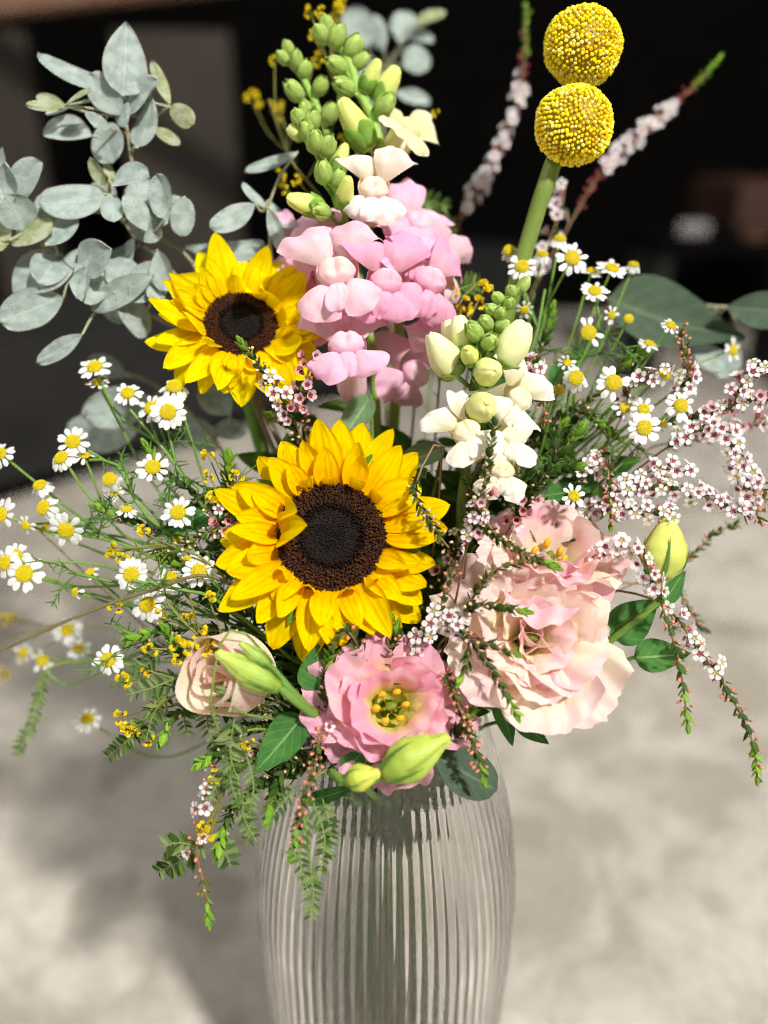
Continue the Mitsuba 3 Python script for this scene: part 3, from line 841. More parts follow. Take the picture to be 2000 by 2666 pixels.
# whorl: n, L, W, a0, bend, bend2, ruffle, radius, z, cup
OPEN = [(6, 1.02, 0.50, 0.75, -0.75, -0.25, 0.085, 0.16, -0.62, 0.35), (6, 1.00, 0.52, 1.05, -0.35, -0.55, 0.085, 0.14, -0.60, 0.40), (5, 0.84, 0.48, 1.18, 0.0, -0.65, 0.08, 0.20, -0.58, 0.45)]
lisianthus('pink lisianthus fully open with a yellow throat, front and centre under the large sunflower', 1020, 1835, 0.375, toV(0.03, 0.35), 208, 20, OPEN,
           (S(226, 224, 110), S(252, 230, 234), S(244, 184, 206)), [P(1020, 2000, 0.435)], True, 3, 0.5)
lisianthus('peach lisianthus with ruffled petals, the lower open one of the pair on the right', 1398, 1652, 0.385, toV(0.05, 0.30), 236, -10, OPEN + [(6, 0.78, 0.34, 1.0, -0.2, -0.8, 0.10, 0.17, -0.50, 0.4), (5, 0.62, 0.34, 1.3, 0.2, -0.8, 0.08, 0.10, -0.54, 0.5), (4, 0.46, 0.30, 1.45, 0.35, -0.1, 0.02, 0.07, -0.52, 0.8)],
           (S(252, 240, 200), S(254, 242, 226), S(250, 214, 220)), [P(1180, 1950, 0.44)], True, 5, 0.36, False)
lisianthus('blush lisianthus seen from the side, the upper one of the pair on the right', 1440, 1418, 0.416, toV(0.10, 0.75, 0.3), 210, 40, OPEN,
           (S(252, 240, 206), S(254, 243, 232), S(248, 202, 214)), [P(1200, 1850, 0.455)], True, 8, 0.42)
ROSEBUD = []
lisianthus('half closed peach lisianthus, round like a rosebud, below left of the large sunflower', 605, 1760, 0.388, toV(-0.62, 0.10), 170, 0, ROSEBUD,
           (S(252, 242, 210), S(253, 236, 220), S(245, 192, 200)), [P(850, 1960, 0.45)], False, 11, 0.45)


def twisted_bud(L, W, c0, c1, seed):
    g = G()
    n, m = 22, 28
    t = np.linspace(0, 1, n)
    ph_ = np.arange(m) * 2 * np.pi / m
    r_ = W * np.interp(t, [0, 0.05, 0.25, 0.45, 0.7, 0.88, 0.95, 1.0], [0.12, 0.45, 0.9, 1.0, 0.68, 0.34, 0.36, 0.05])
    an = ph_[None] + (t * 2.2)[:, None]
    rad = r_[:, None] * (1 + 0.12 * np.abs(np.sin(2.5 * an - t[:, None] * 5)) ** 0.6)
    v = np.stack([rad * np.cos(ph_), rad * np.sin(ph_), np.broadcast_to((t * L)[:, None], rad.shape)], -1).reshape(-1, 3)
    tt = np.repeat(t, m)[:, None]
    seam = 1 - 0.40 * (np.abs(np.sin(2.5 * an - t[:, None] * 5)).reshape(-1, 1) < 0.16)
    g.add(v, grid_faces(n, m, True), (c0 * (1 - tt) + c1 * tt) * seam * vnoise(v, 8 / L, 0.9, 1.08, seed))
    s_ = G()
    for i in range(5):
        v, f, uv, q, s = sheet(L * 0.62, W * 0.10, pr_drop, 10, 3, a0=1.0, bend=0.75, cup=0.3)
        s_.add(v, f, S(98, 128, 60), uv, rotz(i * 1.2566) @ tr(W * 0.66, 0, L * 0.02))
    return g.ply('mat_wax'), s_.ply('mat_leaf')


def lis_bud(label, base, tip, w_px, cols, stem_pts):
    k = thing('lisianthus_bud', label, 'flower bud')
    b, t = P(*base), P(*tip)
    core, sep = twisted_bud(np.linalg.norm(t - b), pxm(w_px / 2, base[2]), *cols, int(base[0]))
    m = frame(b, t - b, 0.7)
    put(k, 'petal_cone', core, m)
    put(k, 'sepal_whorl', sep, m)
    put(k, 'stem', stem_mesh(spline([*rooted(stem_pts), b], 40), 0.0022, 0.0019, GREEN_D, S(110, 150, 62), 7).ply('mat_stem'))
    return k


YG, YG2 = S(142, 172, 62), S(190, 206, 90)
lis_bud('fat yellow green bud pointing right, lying across the pink lisianthus', (995, 2020, 0.350), (1172, 1918, 0.345), 106, (YG, YG2), [P(1010, 2080, 0.43), P(955, 2050, 0.37)])
lis_bud('small green bud opening at the tip, lowest under the pink lisianthus', (900, 2034, 0.352), (990, 2012, 0.342), 66, (S(140, 174, 66), S(222, 220, 90)), [P(960, 2090, 0.43), P(860, 2010, 0.38)])
lis_bud('pale green bud pointing left, in front of the half closed peach lisianthus', (732, 1795, 0.358), (560, 1698, 0.352), 76, (S(130, 168, 62), S(200, 214, 104)), [P(960, 1960, 0.43), P(800, 1850, 0.375)])
lis_bud('slim green bud above the pale green bud, pointing up to the left', (708, 1742, 0.356), (622, 1672, 0.350), 42, (S(116, 154, 60), S(180, 200, 96)), [P(970, 1970, 0.44), P(806, 1846, 0.378)])
lis_bud('round yellow green bud standing upright at the far right edge of the peach flowers', (1722, 1512, 0.405), (1744, 1338, 0.41), 112, (S(190, 202, 90), S(206, 206, 110)), [P(1300, 1850, 0.46), P(1690, 1590, 0.41)])


# ---------------------------------------------------------------- broad leaves and eucalyptus
BLADES = {}


def blade(prof, ratio, bend, cup, seed, bsdf, wav=0.02):
    key = (prof.__name__, round(ratio, 1), round(bend, 1), round(cup, 1), seed % 3, bsdf)
    if key not in BLADES:
        v, f, uv, t, s = sheet(1.0, ratio * 0.5, prof, 16, 10, a0=-bend / 2, bend=bend, cup=cup, ruffle=wav, rf=1.5, seed=key[4], fold=0.12, nz=0.06)
        BLADES[key] = G().add(v, f, (0.3, 0.4, 0.3), uv).ply(bsdf)
    return BLADES[key]


def place_leaf(parent, base, tip, w_px, face=(0, 0), bsdf='mat_euc', prof=pr_oval, bend=0.3, cup=0.1, seed=0, name='leaf', wav=0.02):
    b, t = P(*base), P(*tip)
    L = np.linalg.norm(t - b)
    ratio = pxm(w_px, (base[2] + tip[2]) / 2) / L
    return put(parent, name, blade(prof, ratio, bend, cup, seed, bsdf, wav), frame_x(b, t - b, toV(*face), L))


def eucalyptus(label, stem, leaves, d, stem_r=0.0016, dark=False, root=True, extra=0):
    k = thing('eucalyptus_branch', label, 'eucalyptus branch')
    pts = [P(*q) for q in stem]
    path = spline(rooted(pts) if root else pts, 60)
    put(k, 'stem', stem_mesh(path, 0.0022, stem_r * 0.6, S(120, 92, 66), S(150, 148, 118), 7).ply('mat_stem'))
    for t in (np.linspace(0.86, 0.99, extra) if extra else []):      # dull leaves further back along the stem
        q = path[int(t * 59)]
        for sg in (-1, 1):
            a = rng.uniform(0.3, 1.3) * sg
            px = 1000 + FPX * ((q - CAM) @ R) / ((q - CAM) @ F)
            py = 1333 - FPX * ((q - CAM) @ U) / ((q - CAM) @ F)
            l = rng.uniform(105, 150)
            if px > 400 and py > 560:
                continue
            leaves = leaves + [(px + 8 * sg, py, px + l * math.sin(a), py - l * math.cos(a) * rng.choice([1, 1, -0.6]), rng.uniform(80, 112), 'e')]
    for i, (bx, by, tx, ty, w, kind, *o) in enumerate(leaves):
        dd = d + rng.uniform(-0.012, 0.010)
        dt = dd + rng.uniform(-0.014, 0.012)
        bs = {'e': 'mat_euc', 'd': 'mat_euc', 'y': 'mat_euc_young', 'g': 'mat_gum'}[kind]
        prof_ = o[0] if o else pr_blunt
        place_leaf(k, (bx, by, dd), (tx, ty, dt), w, (rng.uniform(-.8, .8), rng.uniform(-.5, .8)), bs, prof_, rng.uniform(-0.5, 0.9), rng.uniform(-0.15, 0.35), i, wav=0.035)
        b = P(bx, by, dd)
        j = np.argmin(np.linalg.norm(path - b, axis=1))
        tw = G()
        stem_mesh(spline([path[j], (path[j] + b) / 2 + rng.normal(0, 0.002, 3), b], 8), 0.0009, 0.0006, S(140, 130, 100), S(176, 186, 150), 5, tw)
        put(k, 'twig', tw.ply('mat_stem'))
    return k


eucalyptus('silvery eucalyptus branch reaching highest in the upper left corner', [(560, 820, 0.47), (480, 660, 0.465), (380, 590, 0.46), (345, 430, 0.455), (320, 250, 0.455)],
           [(319, 249, 329, 53, 118, 'e', pr_drop), (316, 247, 93, 139, 76, 'd'), (240, 354, 114, 340, 92, 'e'), (270, 320, 293, 424, 108, 'e', pr_round), (359, 384, 394, 242, 78, 'e', pr_drop),
            (443, 274, 395, 158, 34, 'y'), (443, 278, 505, 322, 58, 'y', pr_round), (397, 333, 470, 376, 36, 'y'), (169, 274, 238, 236, 50, 'y'), (169, 274, 92, 250, 34, 'y'), (169, 276, 66, 272, 30, 'y'), (180, 280, 120, 300, 40, 'e'),
            (245, 330, 262, 300, 70, 'e'), (330, 330, 300, 250, 60, 'd')], 0.447, extra=2)
eucalyptus('silvery eucalyptus branch with a broad four leaf cross at its tip, on the left edge', [(600, 900, 0.475), (440, 700, 0.47), (352, 620, 0.46), (285, 505, 0.45)],
           [(272, 506, 99, 527, 128, 'e', pr_round), (291, 480, 390, 458, 84, 'e'), (287, 506, 296, 580, 62, 'e', pr_round), (274, 489, 234, 411, 36, 'y'), (290, 470, 278, 420, 30, 'y'),
            (430, 570, 408, 448, 78, 'e', pr_round), (470, 512, 378, 592, 66, 'd', pr_round), (482, 512, 470, 616, 66, 'd', pr_round), (360, 640, 250, 690, 70, 'd'), (350, 620, 300, 720, 80, 'd'), (380, 600, 330, 500, 70, 'd'), (410, 650, 440, 760, 80, 'd'), (330, 560, 420, 620, 70, 'e')], 0.448, extra=4)
eucalyptus('silvery eucalyptus branch entering at the left edge, lowest of the silvery ones', [(640, 980, 0.48), (430, 840, 0.475), (250, 740, 0.465), (120, 640, 0.455), (40, 560, 0.45)],
           [(34, 527, 108, 418, 96, 'd', pr_round), (30, 530, -40, 470, 70, 'e'), (15, 440, 0, 395, 60, 'e', pr_round), (34, 527, 10, 420, 66, 'e'), (32, 622, 137, 594, 100, 'y', pr_round), (30, 620, -40, 640, 70, 'y'), (25, 625, -10, 580, 50, 'y'),
            (78, 655, 68, 786, 104, 'e', pr_round), (232, 640, 214, 784, 84, 'd', pr_round), (400, 715, 236, 806, 72, 'e'), (165, 775, 0, 840, 104, 'd'), (120, 640, 200, 560, 70, 'd'), (250, 730, 330, 840, 80, 'd'), (215, 870, 95, 945, 50, 'd'), (300, 770, 380, 880, 90, 'd'), (160, 690, 110, 620, 60, 'e')], 0.450, extra=6)
eucalyptus('eucalyptus sprig with one broad silvery leaf just above the lemon sunflower', [(720, 980, 0.475), (720, 800, 0.465), (706, 650, 0.458), (697, 540, 0.452)],
           [(694, 643, 478, 640, 104, 'e', pr_drop), (694, 544, 632, 475, 36, 'e'), (697, 540, 738, 660, 42, 'e'), (775, 395, 636, 445, 36, 'd'), (665, 530, 545, 595, 66, 'd'), (700, 520, 760, 600, 50, 'd'), (390, 740, 420, 800, 46, 'e')], 0.455)
eucalyptus('blurred eucalyptus tip far behind the snapdragon spikes at the top', [(1020, 800, 0.56), (1000, 400, 0.58), (1000, 220, 0.59), (1060, 90, 0.60), (1150, 40, 0.60)],
           [(960, 120, 905, 20, 90, 'd', pr_round), (1000, 130, 965, 40, 60, 'e'), (1040, 110, 1060, 30, 70, 'e'), (1060, 180, 1110, 130, 80, 'd', pr_round), (1080, 60, 1160, 30, 36, 'y'), (1000, 200, 930, 180, 60, 'd'), (1030, 240, 1120, 270, 50, 'd'), (1010, 250, 960, 300, 60, 'd'), (1050, 90, 1130, 110, 50, 'e')], 0.585)
eucalyptus('dull green eucalyptus leaves sticking out to the right edge', [(1250, 1200, 0.52), (1480, 900, 0.515), (1600, 790, 0.51), (1900, 800, 0.515)],
           [(1585, 775, 1945, 878, 200, 'g', pr_drop), (1890, 800, 2090, 815, 96, 'g'), (1925, 905, 1870, 985, 60, 'e'), (1800, 900, 1900, 960, 70, 'd')], 0.495)
eucalyptus('dark eucalyptus leaves low behind the chamomile on the left', [(800, 1500, 0.49), (560, 1150, 0.50), (400, 1000, 0.51), (260, 960, 0.52)],
           [(400, 1040, 210, 1080, 110, 'd'), (360, 1120, 170, 1130, 110, 'd'), (560, 1110, 640, 1130, 56, 'e'), (480, 1080, 560, 1180, 80, 'd'), (330, 980, 230, 930, 80, 'd'), (600, 1080, 520, 990, 90, 'd')], 0.50)


def leaf_stem(label, base, tip, w, bsdf, face, prof=pr_drop, bend=0.4, cup=0.15, cat='leaf', root_d=0.45):
    k = thing('broad_leaf', label, cat)
    place_leaf(k, base, tip, w, face, bsdf, prof, bend, cup, int(base[0]), 'blade')
    b = P(*base)
    inner = P(1000 + (base[0] - 1000) * 0.45, (base[1] + 1950) / 2, root_d)
    put(k, 'stem', stem_mesh(spline([*rooted([inner]), b], 30), 0.0016, 0.001, GREEN_D, GREEN, 6).ply('mat_stem'))


for lab, b, t, w, bs, fc in [
    ('bright green pointed leaf hanging down to the left of the pink lisianthus', (790, 1862, 0.385), (658, 2018, 0.372), 104, 'mat_broad', (-0.2, 0.3)),
    ('round green leaf standing between the half closed and the pink lisianthus', (832, 1800, 0.395), (826, 1676, 0.39), 112, 'mat_broad', (0.1, -0.1)),
    ('dark oval leaf hanging over the right shoulder of the vase', (1130, 1965, 0.40), (1296, 2058, 0.40), 128, 'mat_gum', (0.2, 0.5)),
    ('shaded leaf pointing straight down under the peach lisianthus', (1300, 1790, 0.42), (1335, 1945, 0.42), 66, 'mat_broad', (0.1, 0.2)),
    ('small shaded leaf curving down to the right under the peach lisianthus', (1340, 1868, 0.42), (1430, 1938, 0.42), 56, 'mat_broad', (0.2, 0.4)),
    ('broad green leaf right of the blush lisianthus', (1590, 1660, 0.425), (1715, 1560, 0.425), 112, 'mat_broad', (0.3, 0.3)),
    ('glossy striped green leaf right of the lower peach lisianthus', (1650, 1712, 0.42), (1800, 1700, 0.415), 92, 'mat_broad', (0.2, 0.5)),
    ('small green leaf under the round yellow green bud', (1730, 1570, 0.415), (1786, 1485, 0.415), 50, 'mat_broad', (0.3, 0.2)),
    ('grey green velvety leaf behind the top petal of the large sunflower', (965, 1030, 0.44), (876, 1160, 0.432), 78, 'mat_sage', (-0.2, 0.2)),
    ('grey green velvety leaf right above the large sunflower', (1155, 1165, 0.435), (1010, 1215, 0.425), 74, 'mat_sage', (0.1, 0.6)),
    ('green leaf left of the large sunflower among the chamomile', (625, 1280, 0.435), (400, 1398, 0.42), 110, 'mat_broad', (-0.2, 0.5)),
    ('green leaf behind the right chamomile, below the white snapdragon buds', (1430, 1000, 0.47), (1540, 900, 0.47), 60, 'mat_broad', (0.3, 0.4)),
    ('green leaf above the blush lisianthus', (1420, 1290, 0.44), (1560, 1262, 0.43), 62, 'mat_broad', (0.2, 0.5)),
    ('green leaf tucked behind the white flowers on the right', (1560, 1230, 0.45), (1672, 1190, 0.45), 58, 'mat_broad', (0.2, 0.4)),
    ('pale green leaf folded under the pink lisianthus, left of its lowest buds', (900, 2010, 0.385), (950, 1950, 0.375), 66, 'mat_broad', (-0.1, -0.1)),
    ('pale green leaf folded under the pink lisianthus, between its lowest buds', (960, 2010, 0.385), (1010, 1968, 0.375), 52, 'mat_broad', (0.2, -0.1)),
    ('narrow green leaf arching over the vase below the lowest buds', (790, 2090, 0.40), (935, 2045, 0.385), 40, 'mat_broad', (0.0, 0.6)),
]:
    leaf_stem(lab, b, t, w, bs, fc, pr_blunt if bs == 'mat_gum' else pr_drop)


# ---------------------------------------------------------------- chamomile
def cham_petal(i):
    r = np.random.default_rng(300 + i)
    v, f, uv, t, s = sheet(1.0, 0.27, pr_ray, 8, 6, a0=0.15, bend=r.uniform(-0.7, 0.1), bend2=r.uniform(-0.5, 0.2), cup=-0.15, ridge=0.018, rn=3, tip=0.03, seed=i, side=r.uniform(-0.06, 0.06))
    return G().add(v, f, S(250, 250, 246) * (0.93 + 0.07 * np.clip(t * 2, 0, 1)), uv).ply('mat_petal')


def cham_disc(i):
    g = G()
    v, f = lathe([(-0.55, 0.02), (-0.5, 0.25), (-0.25, 0.6), (-0.06, 0.92)], 12)
    g.add(v, f, S(130, 160, 70))
    v, f = lathe([(-0.06, 0.9), (0.05, 1.0), (0.3, 0.86), (0.5, 0.52), (0.56, 0.02)], 16)
    g.add(v, f, S(196, 174, 8))
    b, fb = lathe([(-0.03, 0.085), (0.05, 0.08), (0.10, 0.04), (0.11, 0.003)], 5)
    r = np.random.default_rng(i)
    for j in range(110):
        q = math.sqrt((j + 0.5) / 110)
        a = j * 2.39996
        z = np.interp(q, [0, 0.52, 0.86, 1.0], [0.55, 0.5, 0.3, 0.06])
        g.add(b, fb, S(212, 194, 8) * (0.85, 0.95, 1.08)[j % 3], None, tr(q * math.cos(a), q * math.sin(a), z) @ rotz(a) @ roty(q * 1.1))
    return g.ply('mat_stem', False)


CP, CD = [cham_petal(i) for i in range(6)], [cham_disc(i) for i in range(2)]


def chamomile(label, stem_pts, heads):
    """heads: px, py, depth, disc radius px, ax, ay [, petals]"""
    k = thing('chamomile_sprig', label, 'chamomile')
    pts = [P(*q) + rng.normal(0, 0.004, 3) for q in stem_pts]
    path = spline(rooted(pts, 0.035), 60)
    put(k, 'stem', stem_mesh(path, 0.0015, 0.0008, S(70, 104, 36), S(112, 150, 62), 6).ply('mat_stem'))
    for i, h in enumerate(heads):
        px, py, d, rp, ax, ay = h[:6]
        n = h[6] if len(h) > 6 else int(rng.integers(10, 15))
        face = toV(ax, ay)
        c, r = P(px, py, d), pxm(rp * 0.87, d)
        M = frame(c, face, rng.uniform(0, 6))
        fl = put(k, 'flower', CD[i % 2], M @ sc(r * 1.0))
        droop = rng.uniform(-0.15, 0.35) if rng.random() > 0.22 else rng.uniform(0.7, 1.0)
        gap = rng.random() < 0.2
        for j in range(n):
            a = (j + rng.uniform(-0.32, 0.32)) * 2 * np.pi / n
            if gap and j in (2, 3, 6):
                continue
            put(fl, 'petal', CP[int(rng.integers(6))], M @ rotz(a) @ tr(r * 0.86, 0, -0.05 * r) @ roty(droop + rng.uniform(-0.2, 0.35)) @ sc(r * rng.uniform(1.25, 1.6)))
        b0 = c - face * r * 0.5
        j = int(len(path) * rng.uniform(0.70, 0.97))
        q = path[j]
        ctrl = b0 - face * np.linalg.norm(b0 - q) * 0.35 - np.array([0, 0, 0.004])
        put(fl, 'stalk', stem_mesh(spline([q, ctrl * 0.65 + q * 0.35 + rng.normal(0, 0.0035, 3), b0], 14), 0.0008, 0.0007, S(84, 124, 44), S(128, 164, 70), 5).ply('mat_stem'))
    # feathery leaves on the stem
    g = G()
    for j in range(26):
        i0 = int(len(path) * rng.uniform(0.5, 0.97))
        d0 = unit(rng.normal(0, 1, 3))
        q = path[i0]
        L = rng.uniform(0.014, 0.030)
        pp = spline([q, q + d0 * L * 0.5 + [0, 0, 0.002], q + d0 * L], 9)
        stem_mesh(pp, 0.0004, 0.00025, S(70, 108, 40), S(100, 140, 56), 4, g)
        for w in np.repeat(pp[2:], 2, 0):
            stem_mesh(spline([w, w + unit(d0 + rng.normal(0, 0.8, 3)) * L * 0.3], 3), 0.00042, 0.00025, S(70, 108, 40), S(100, 140, 56), 4, g)
    put(k, 'feathery_leaf', g.ply('mat_stem'), kind='stuff')


chamomile('chamomile sprig with the topmost daisies on the left, below the lemon sunflower', [(700, 1560, 0.45), (500, 1330, 0.43), (420, 1180, 0.425), (330, 1100, 0.43)],
          [(247, 956, .432, 23, -.1, .75), (333, 1024, .428, 20, .05, .55), (455, 1007, .420, 25, .15, .8), (394, 1062, .424, 21, -.3, .3, 10), (438, 1073, .414, 24, .05, .15, 15), (255, 996, .438, 16, .1, 1.2, 9)])
chamomile('chamomile sprig with a stacked pair of daisies in front of the dark cabinet, far left', [(700, 1600, 0.45), (420, 1350, 0.43), (300, 1230, 0.425), (220, 1200, 0.425)],
          [(190, 1150, .424, 22, .1, .35), (160, 1192, .418, 22, -.35, .6), (220, 1186, .428, 16, .3, 1.3, 10), (286, 1248, .412, 22, -.1, .35), (297, 1281, .417, 14, .3, .2, 8), (398, 1217, .416, 23, .1, .4), (330, 1326, .416, 16, .2, 1.4, 11), (464, 1334, .408, 23, .05, .3)])
chamomile('chamomile sprig leaning out over the left edge, its daisies facing left', [(720, 1640, 0.45), (420, 1460, 0.43), (260, 1400, 0.425), (120, 1370, 0.425)],
          [(104, 1264, .428, 20, -.2, 1.0), (114, 1322, .420, 23, -.5, .3), (68, 1368, .425, 14, -.2, -.4, 7), (2, 1340, .425, 24, -.4, .2), (172, 1380, .415, 24, .1, -.35), (2, 1182, .43, 20, -.3, .5, 10)])
chamomile('chamomile sprig with a tight trio of daisies at the left edge', [(740, 1680, 0.44), (420, 1560, 0.42), (250, 1500, 0.415), (110, 1490, 0.415)],
          [(43, 1445, .415, 17, .2, .0), (14, 1465, .41, 22, -.5, .1), (64, 1494, .405, 26, .0, .25), (235, 1490, .425, 14, -.2, 1.3, 9), (196, 1542, .425, 13, -.6, .3, 5)])
chamomile('chamomile sprig with wide open daisies left of the large sunflower', [(760, 1680, 0.43), (600, 1560, 0.41), (480, 1530, 0.405), (400, 1520, 0.40)],
          [(342, 1496, .392, 23, .0, .12, 15), (444, 1506, .41, 22, .1, .5), (488, 1466, .412, 22, -.1, .4), (518, 1488, .402, 23, .1, .3), (384, 1574, .398, 24, .0, .35), (460, 1400, .425, 16, .3, .6, 9)])
chamomile('chamomile sprig hanging lowest on the left, with blurred daisies', [(760, 1780, 0.44), (520, 1720, 0.42), (400, 1690, 0.415), (320, 1700, 0.41)],
          [(282, 1718, .40, 22, .0, .25), (228, 1872, .48, 20, .1, 1.3, 10), (110, 1720, .50, 18, .5, .6, 8), (176, 1640, .52, 20, .2, .6, 10), (205, 1690, .50, 16, .2, .8, 9), (60, 1700, .53, 16, -.3, .4, 8)])
chamomile('chamomile sprig with a dense group of daisies under the drumstick stems', [(1240, 1350, 0.47), (1400, 900, 0.45), (1440, 760, 0.445)],
          [(1326, 652, .445, 18, -.3, .3, 9), (1360, 694, .432, 21, -.1, .35), (1412, 662, .447, 18, .1, 1.3, 12), (1458, 622, .45, 18, .1, 1.2, 12), (1490, 672, .434, 23, .05, .15), (1366, 806, .44, 13, .1, -.8, 8), (1340, 1220, .43, 12, .2, .3, 7)])
chamomile('chamomile sprig with foreshortened daisies at the dark backdrop on the right', [(1280, 1350, 0.475), (1500, 960, 0.455), (1560, 830, 0.45)],
          [(1593, 699, .448, 21, .2, 1.0), (1549, 758, .436, 20, .05, .75), (1532, 866, .425, 23, .0, .0, 6), (1592, 820, .44, 13, .5, -.2, 7), (1540, 706, .455, 16, .1, 1.4, 11), (1650, 690, .462, 16, .2, 1.4, 11)])
chamomile('chamomile sprig spreading far right in front of the dull eucalyptus leaves', [(1300, 1400, 0.47), (1560, 1080, 0.45), (1680, 950, 0.445)],
          [(1637, 830, .44, 15, .0, .2, 0), (1747, 847, .438, 15, .2, .7, 9), (1690, 895, .445, 16, .2, 1.3, 11), (1732, 972, .425, 20, .1, .2, 10), (1908, 912, .47, 18, .9, -.1, 9), (1783, 1001, .432, 15, .3, .1, 8)])
chamomile('chamomile sprig right of the white snapdragon, daisies face on', [(1260, 1400, 0.46), (1460, 1120, 0.44), (1540, 1030, 0.43)],
          [(1500, 984, .418, 23, -.1, .15), (1476, 944, .43, 13, .1, .4, 8), (1456, 1016, .43, 16, .2, .2, 8), (1598, 997, .412, 25, .0, .1, 12), (1627, 1062, .43, 17, .1, .2, 8)])
chamomile('chamomile sprig with two daisies one above the other, on the right among tiny white flowers', [(1280, 1450, 0.46), (1540, 1200, 0.44), (1640, 1120, 0.425)],
          [(1676, 1066, .42, 18, .0, .3, 10), (1678, 1114, .400, 23, .0, .05, 15), (1773, 1056, .408, 22, .1, .1, 11), (1727, 1102, .425, 12, .2, .0, 8), (1728, 1250, .42, 20, .1, .2, 10), (1494, 1292, .415, 18, .2, .35, 9)])

# ---------------------------------------------------------------- tiny flowered sprigs (thryptomene)


def tiny_flower(c_pet, c_mid, c_cen, opening, seed, n=5):
    g = G()
    v, f = lathe([(-0.9, 0.05), (-0.85, 0.18), (-0.4, 0.32), (-0.05, 0.40), (0.02, 0.34), (-0.15, 0.24), (-0.25, 0.02)], 9)
    c = np.where(v[:, 2:] < -0.3, c_mid, np.where(np.hypot(v[:, 0], v[:, 1])[:, None] > 0.4, c_pet, c_cen))
    g.add(v, f, c)
    for i in range(n):
        v, f, uv, t, s = sheet(0.80, 0.42, pr_round, 6, 4, a0=opening, bend=-0.3, cup=0.2, seed=i)
        g.add(v, f, c_pet * (1 - 0.04 * (i % 2)), uv, rotz(i * 2 * np.pi / n + seed) @ tr(0.36, 0, -0.02))
    for i in range(5):
        v, f = ellipsoid(0.06, 0.06, 0.05, 3, 5)
        g.add(v, f, c_pet * 0.9, None, tr(0.25 * math.cos(i * 1.2566), 0.25 * math.sin(i * 1.2566), -0.02))
    return g.ply('mat_petal', False)


TW = [tiny_flower(S(252, 250, 248), S(230, 190, 182), S(206, 196, 130), 0.1, 0), tiny_flower(S(252, 248, 248), S(230, 182, 180), S(178, 84, 100), 0.25, 1), tiny_flower(S(250, 238, 240), S(224, 160, 164), S(160, 64, 84), 0.6, 2)]
TP = [tiny_flower(S(238, 196, 202), S(204, 120, 122), S(140, 66, 70), 0.9, 3), tiny_flower(S(226, 160, 168), S(186, 96, 100), S(120, 50, 56), 1.1, 4)]


def tiny_bud(c):
    v, f = lathe([(-1.0, 0.08), (-0.7, 0.30), (0.0, 0.46), (0.4, 0.40), (0.62, 0.05)], 7)
    return v, f, c


def sprig_leaf(c, seed):
    v, f, uv, t, s = sheet(1.0, 0.25, pr_oval, 6, 4, a0=0.1, bend=0.35, cup=0.40, seed=seed)
    return G().add(v, f, c * (0.88 + 0.24 * (np.abs(s) < 0.3)), uv).ply('mat_leaf')


SL = [sprig_leaf(S(58, 88, 42), 0), sprig_leaf(S(82, 112, 54), 1), sprig_leaf(S(70, 96, 60), 2)]
SLB = [sprig_leaf(S(116, 164, 52), 3), sprig_leaf(S(140, 180, 60), 4)]
SLR = [sprig_leaf(S(96, 112, 56), 5)]
BUDC = {'coral': S(222, 140, 112), 'pink': S(214, 110, 130), 'cream': S(226, 198, 160), 'red': S(176, 60, 84)}


def frame_along(path, t):
    i = int(np.clip(t * (len(path) - 1), 1, len(path) - 2))
    d = unit(path[i + 1] - path[i - 1])
    a = unit(np.cross(d, [0.2, 0.35, 0.9]))
    return path[i], d, a, np.cross(d, a)


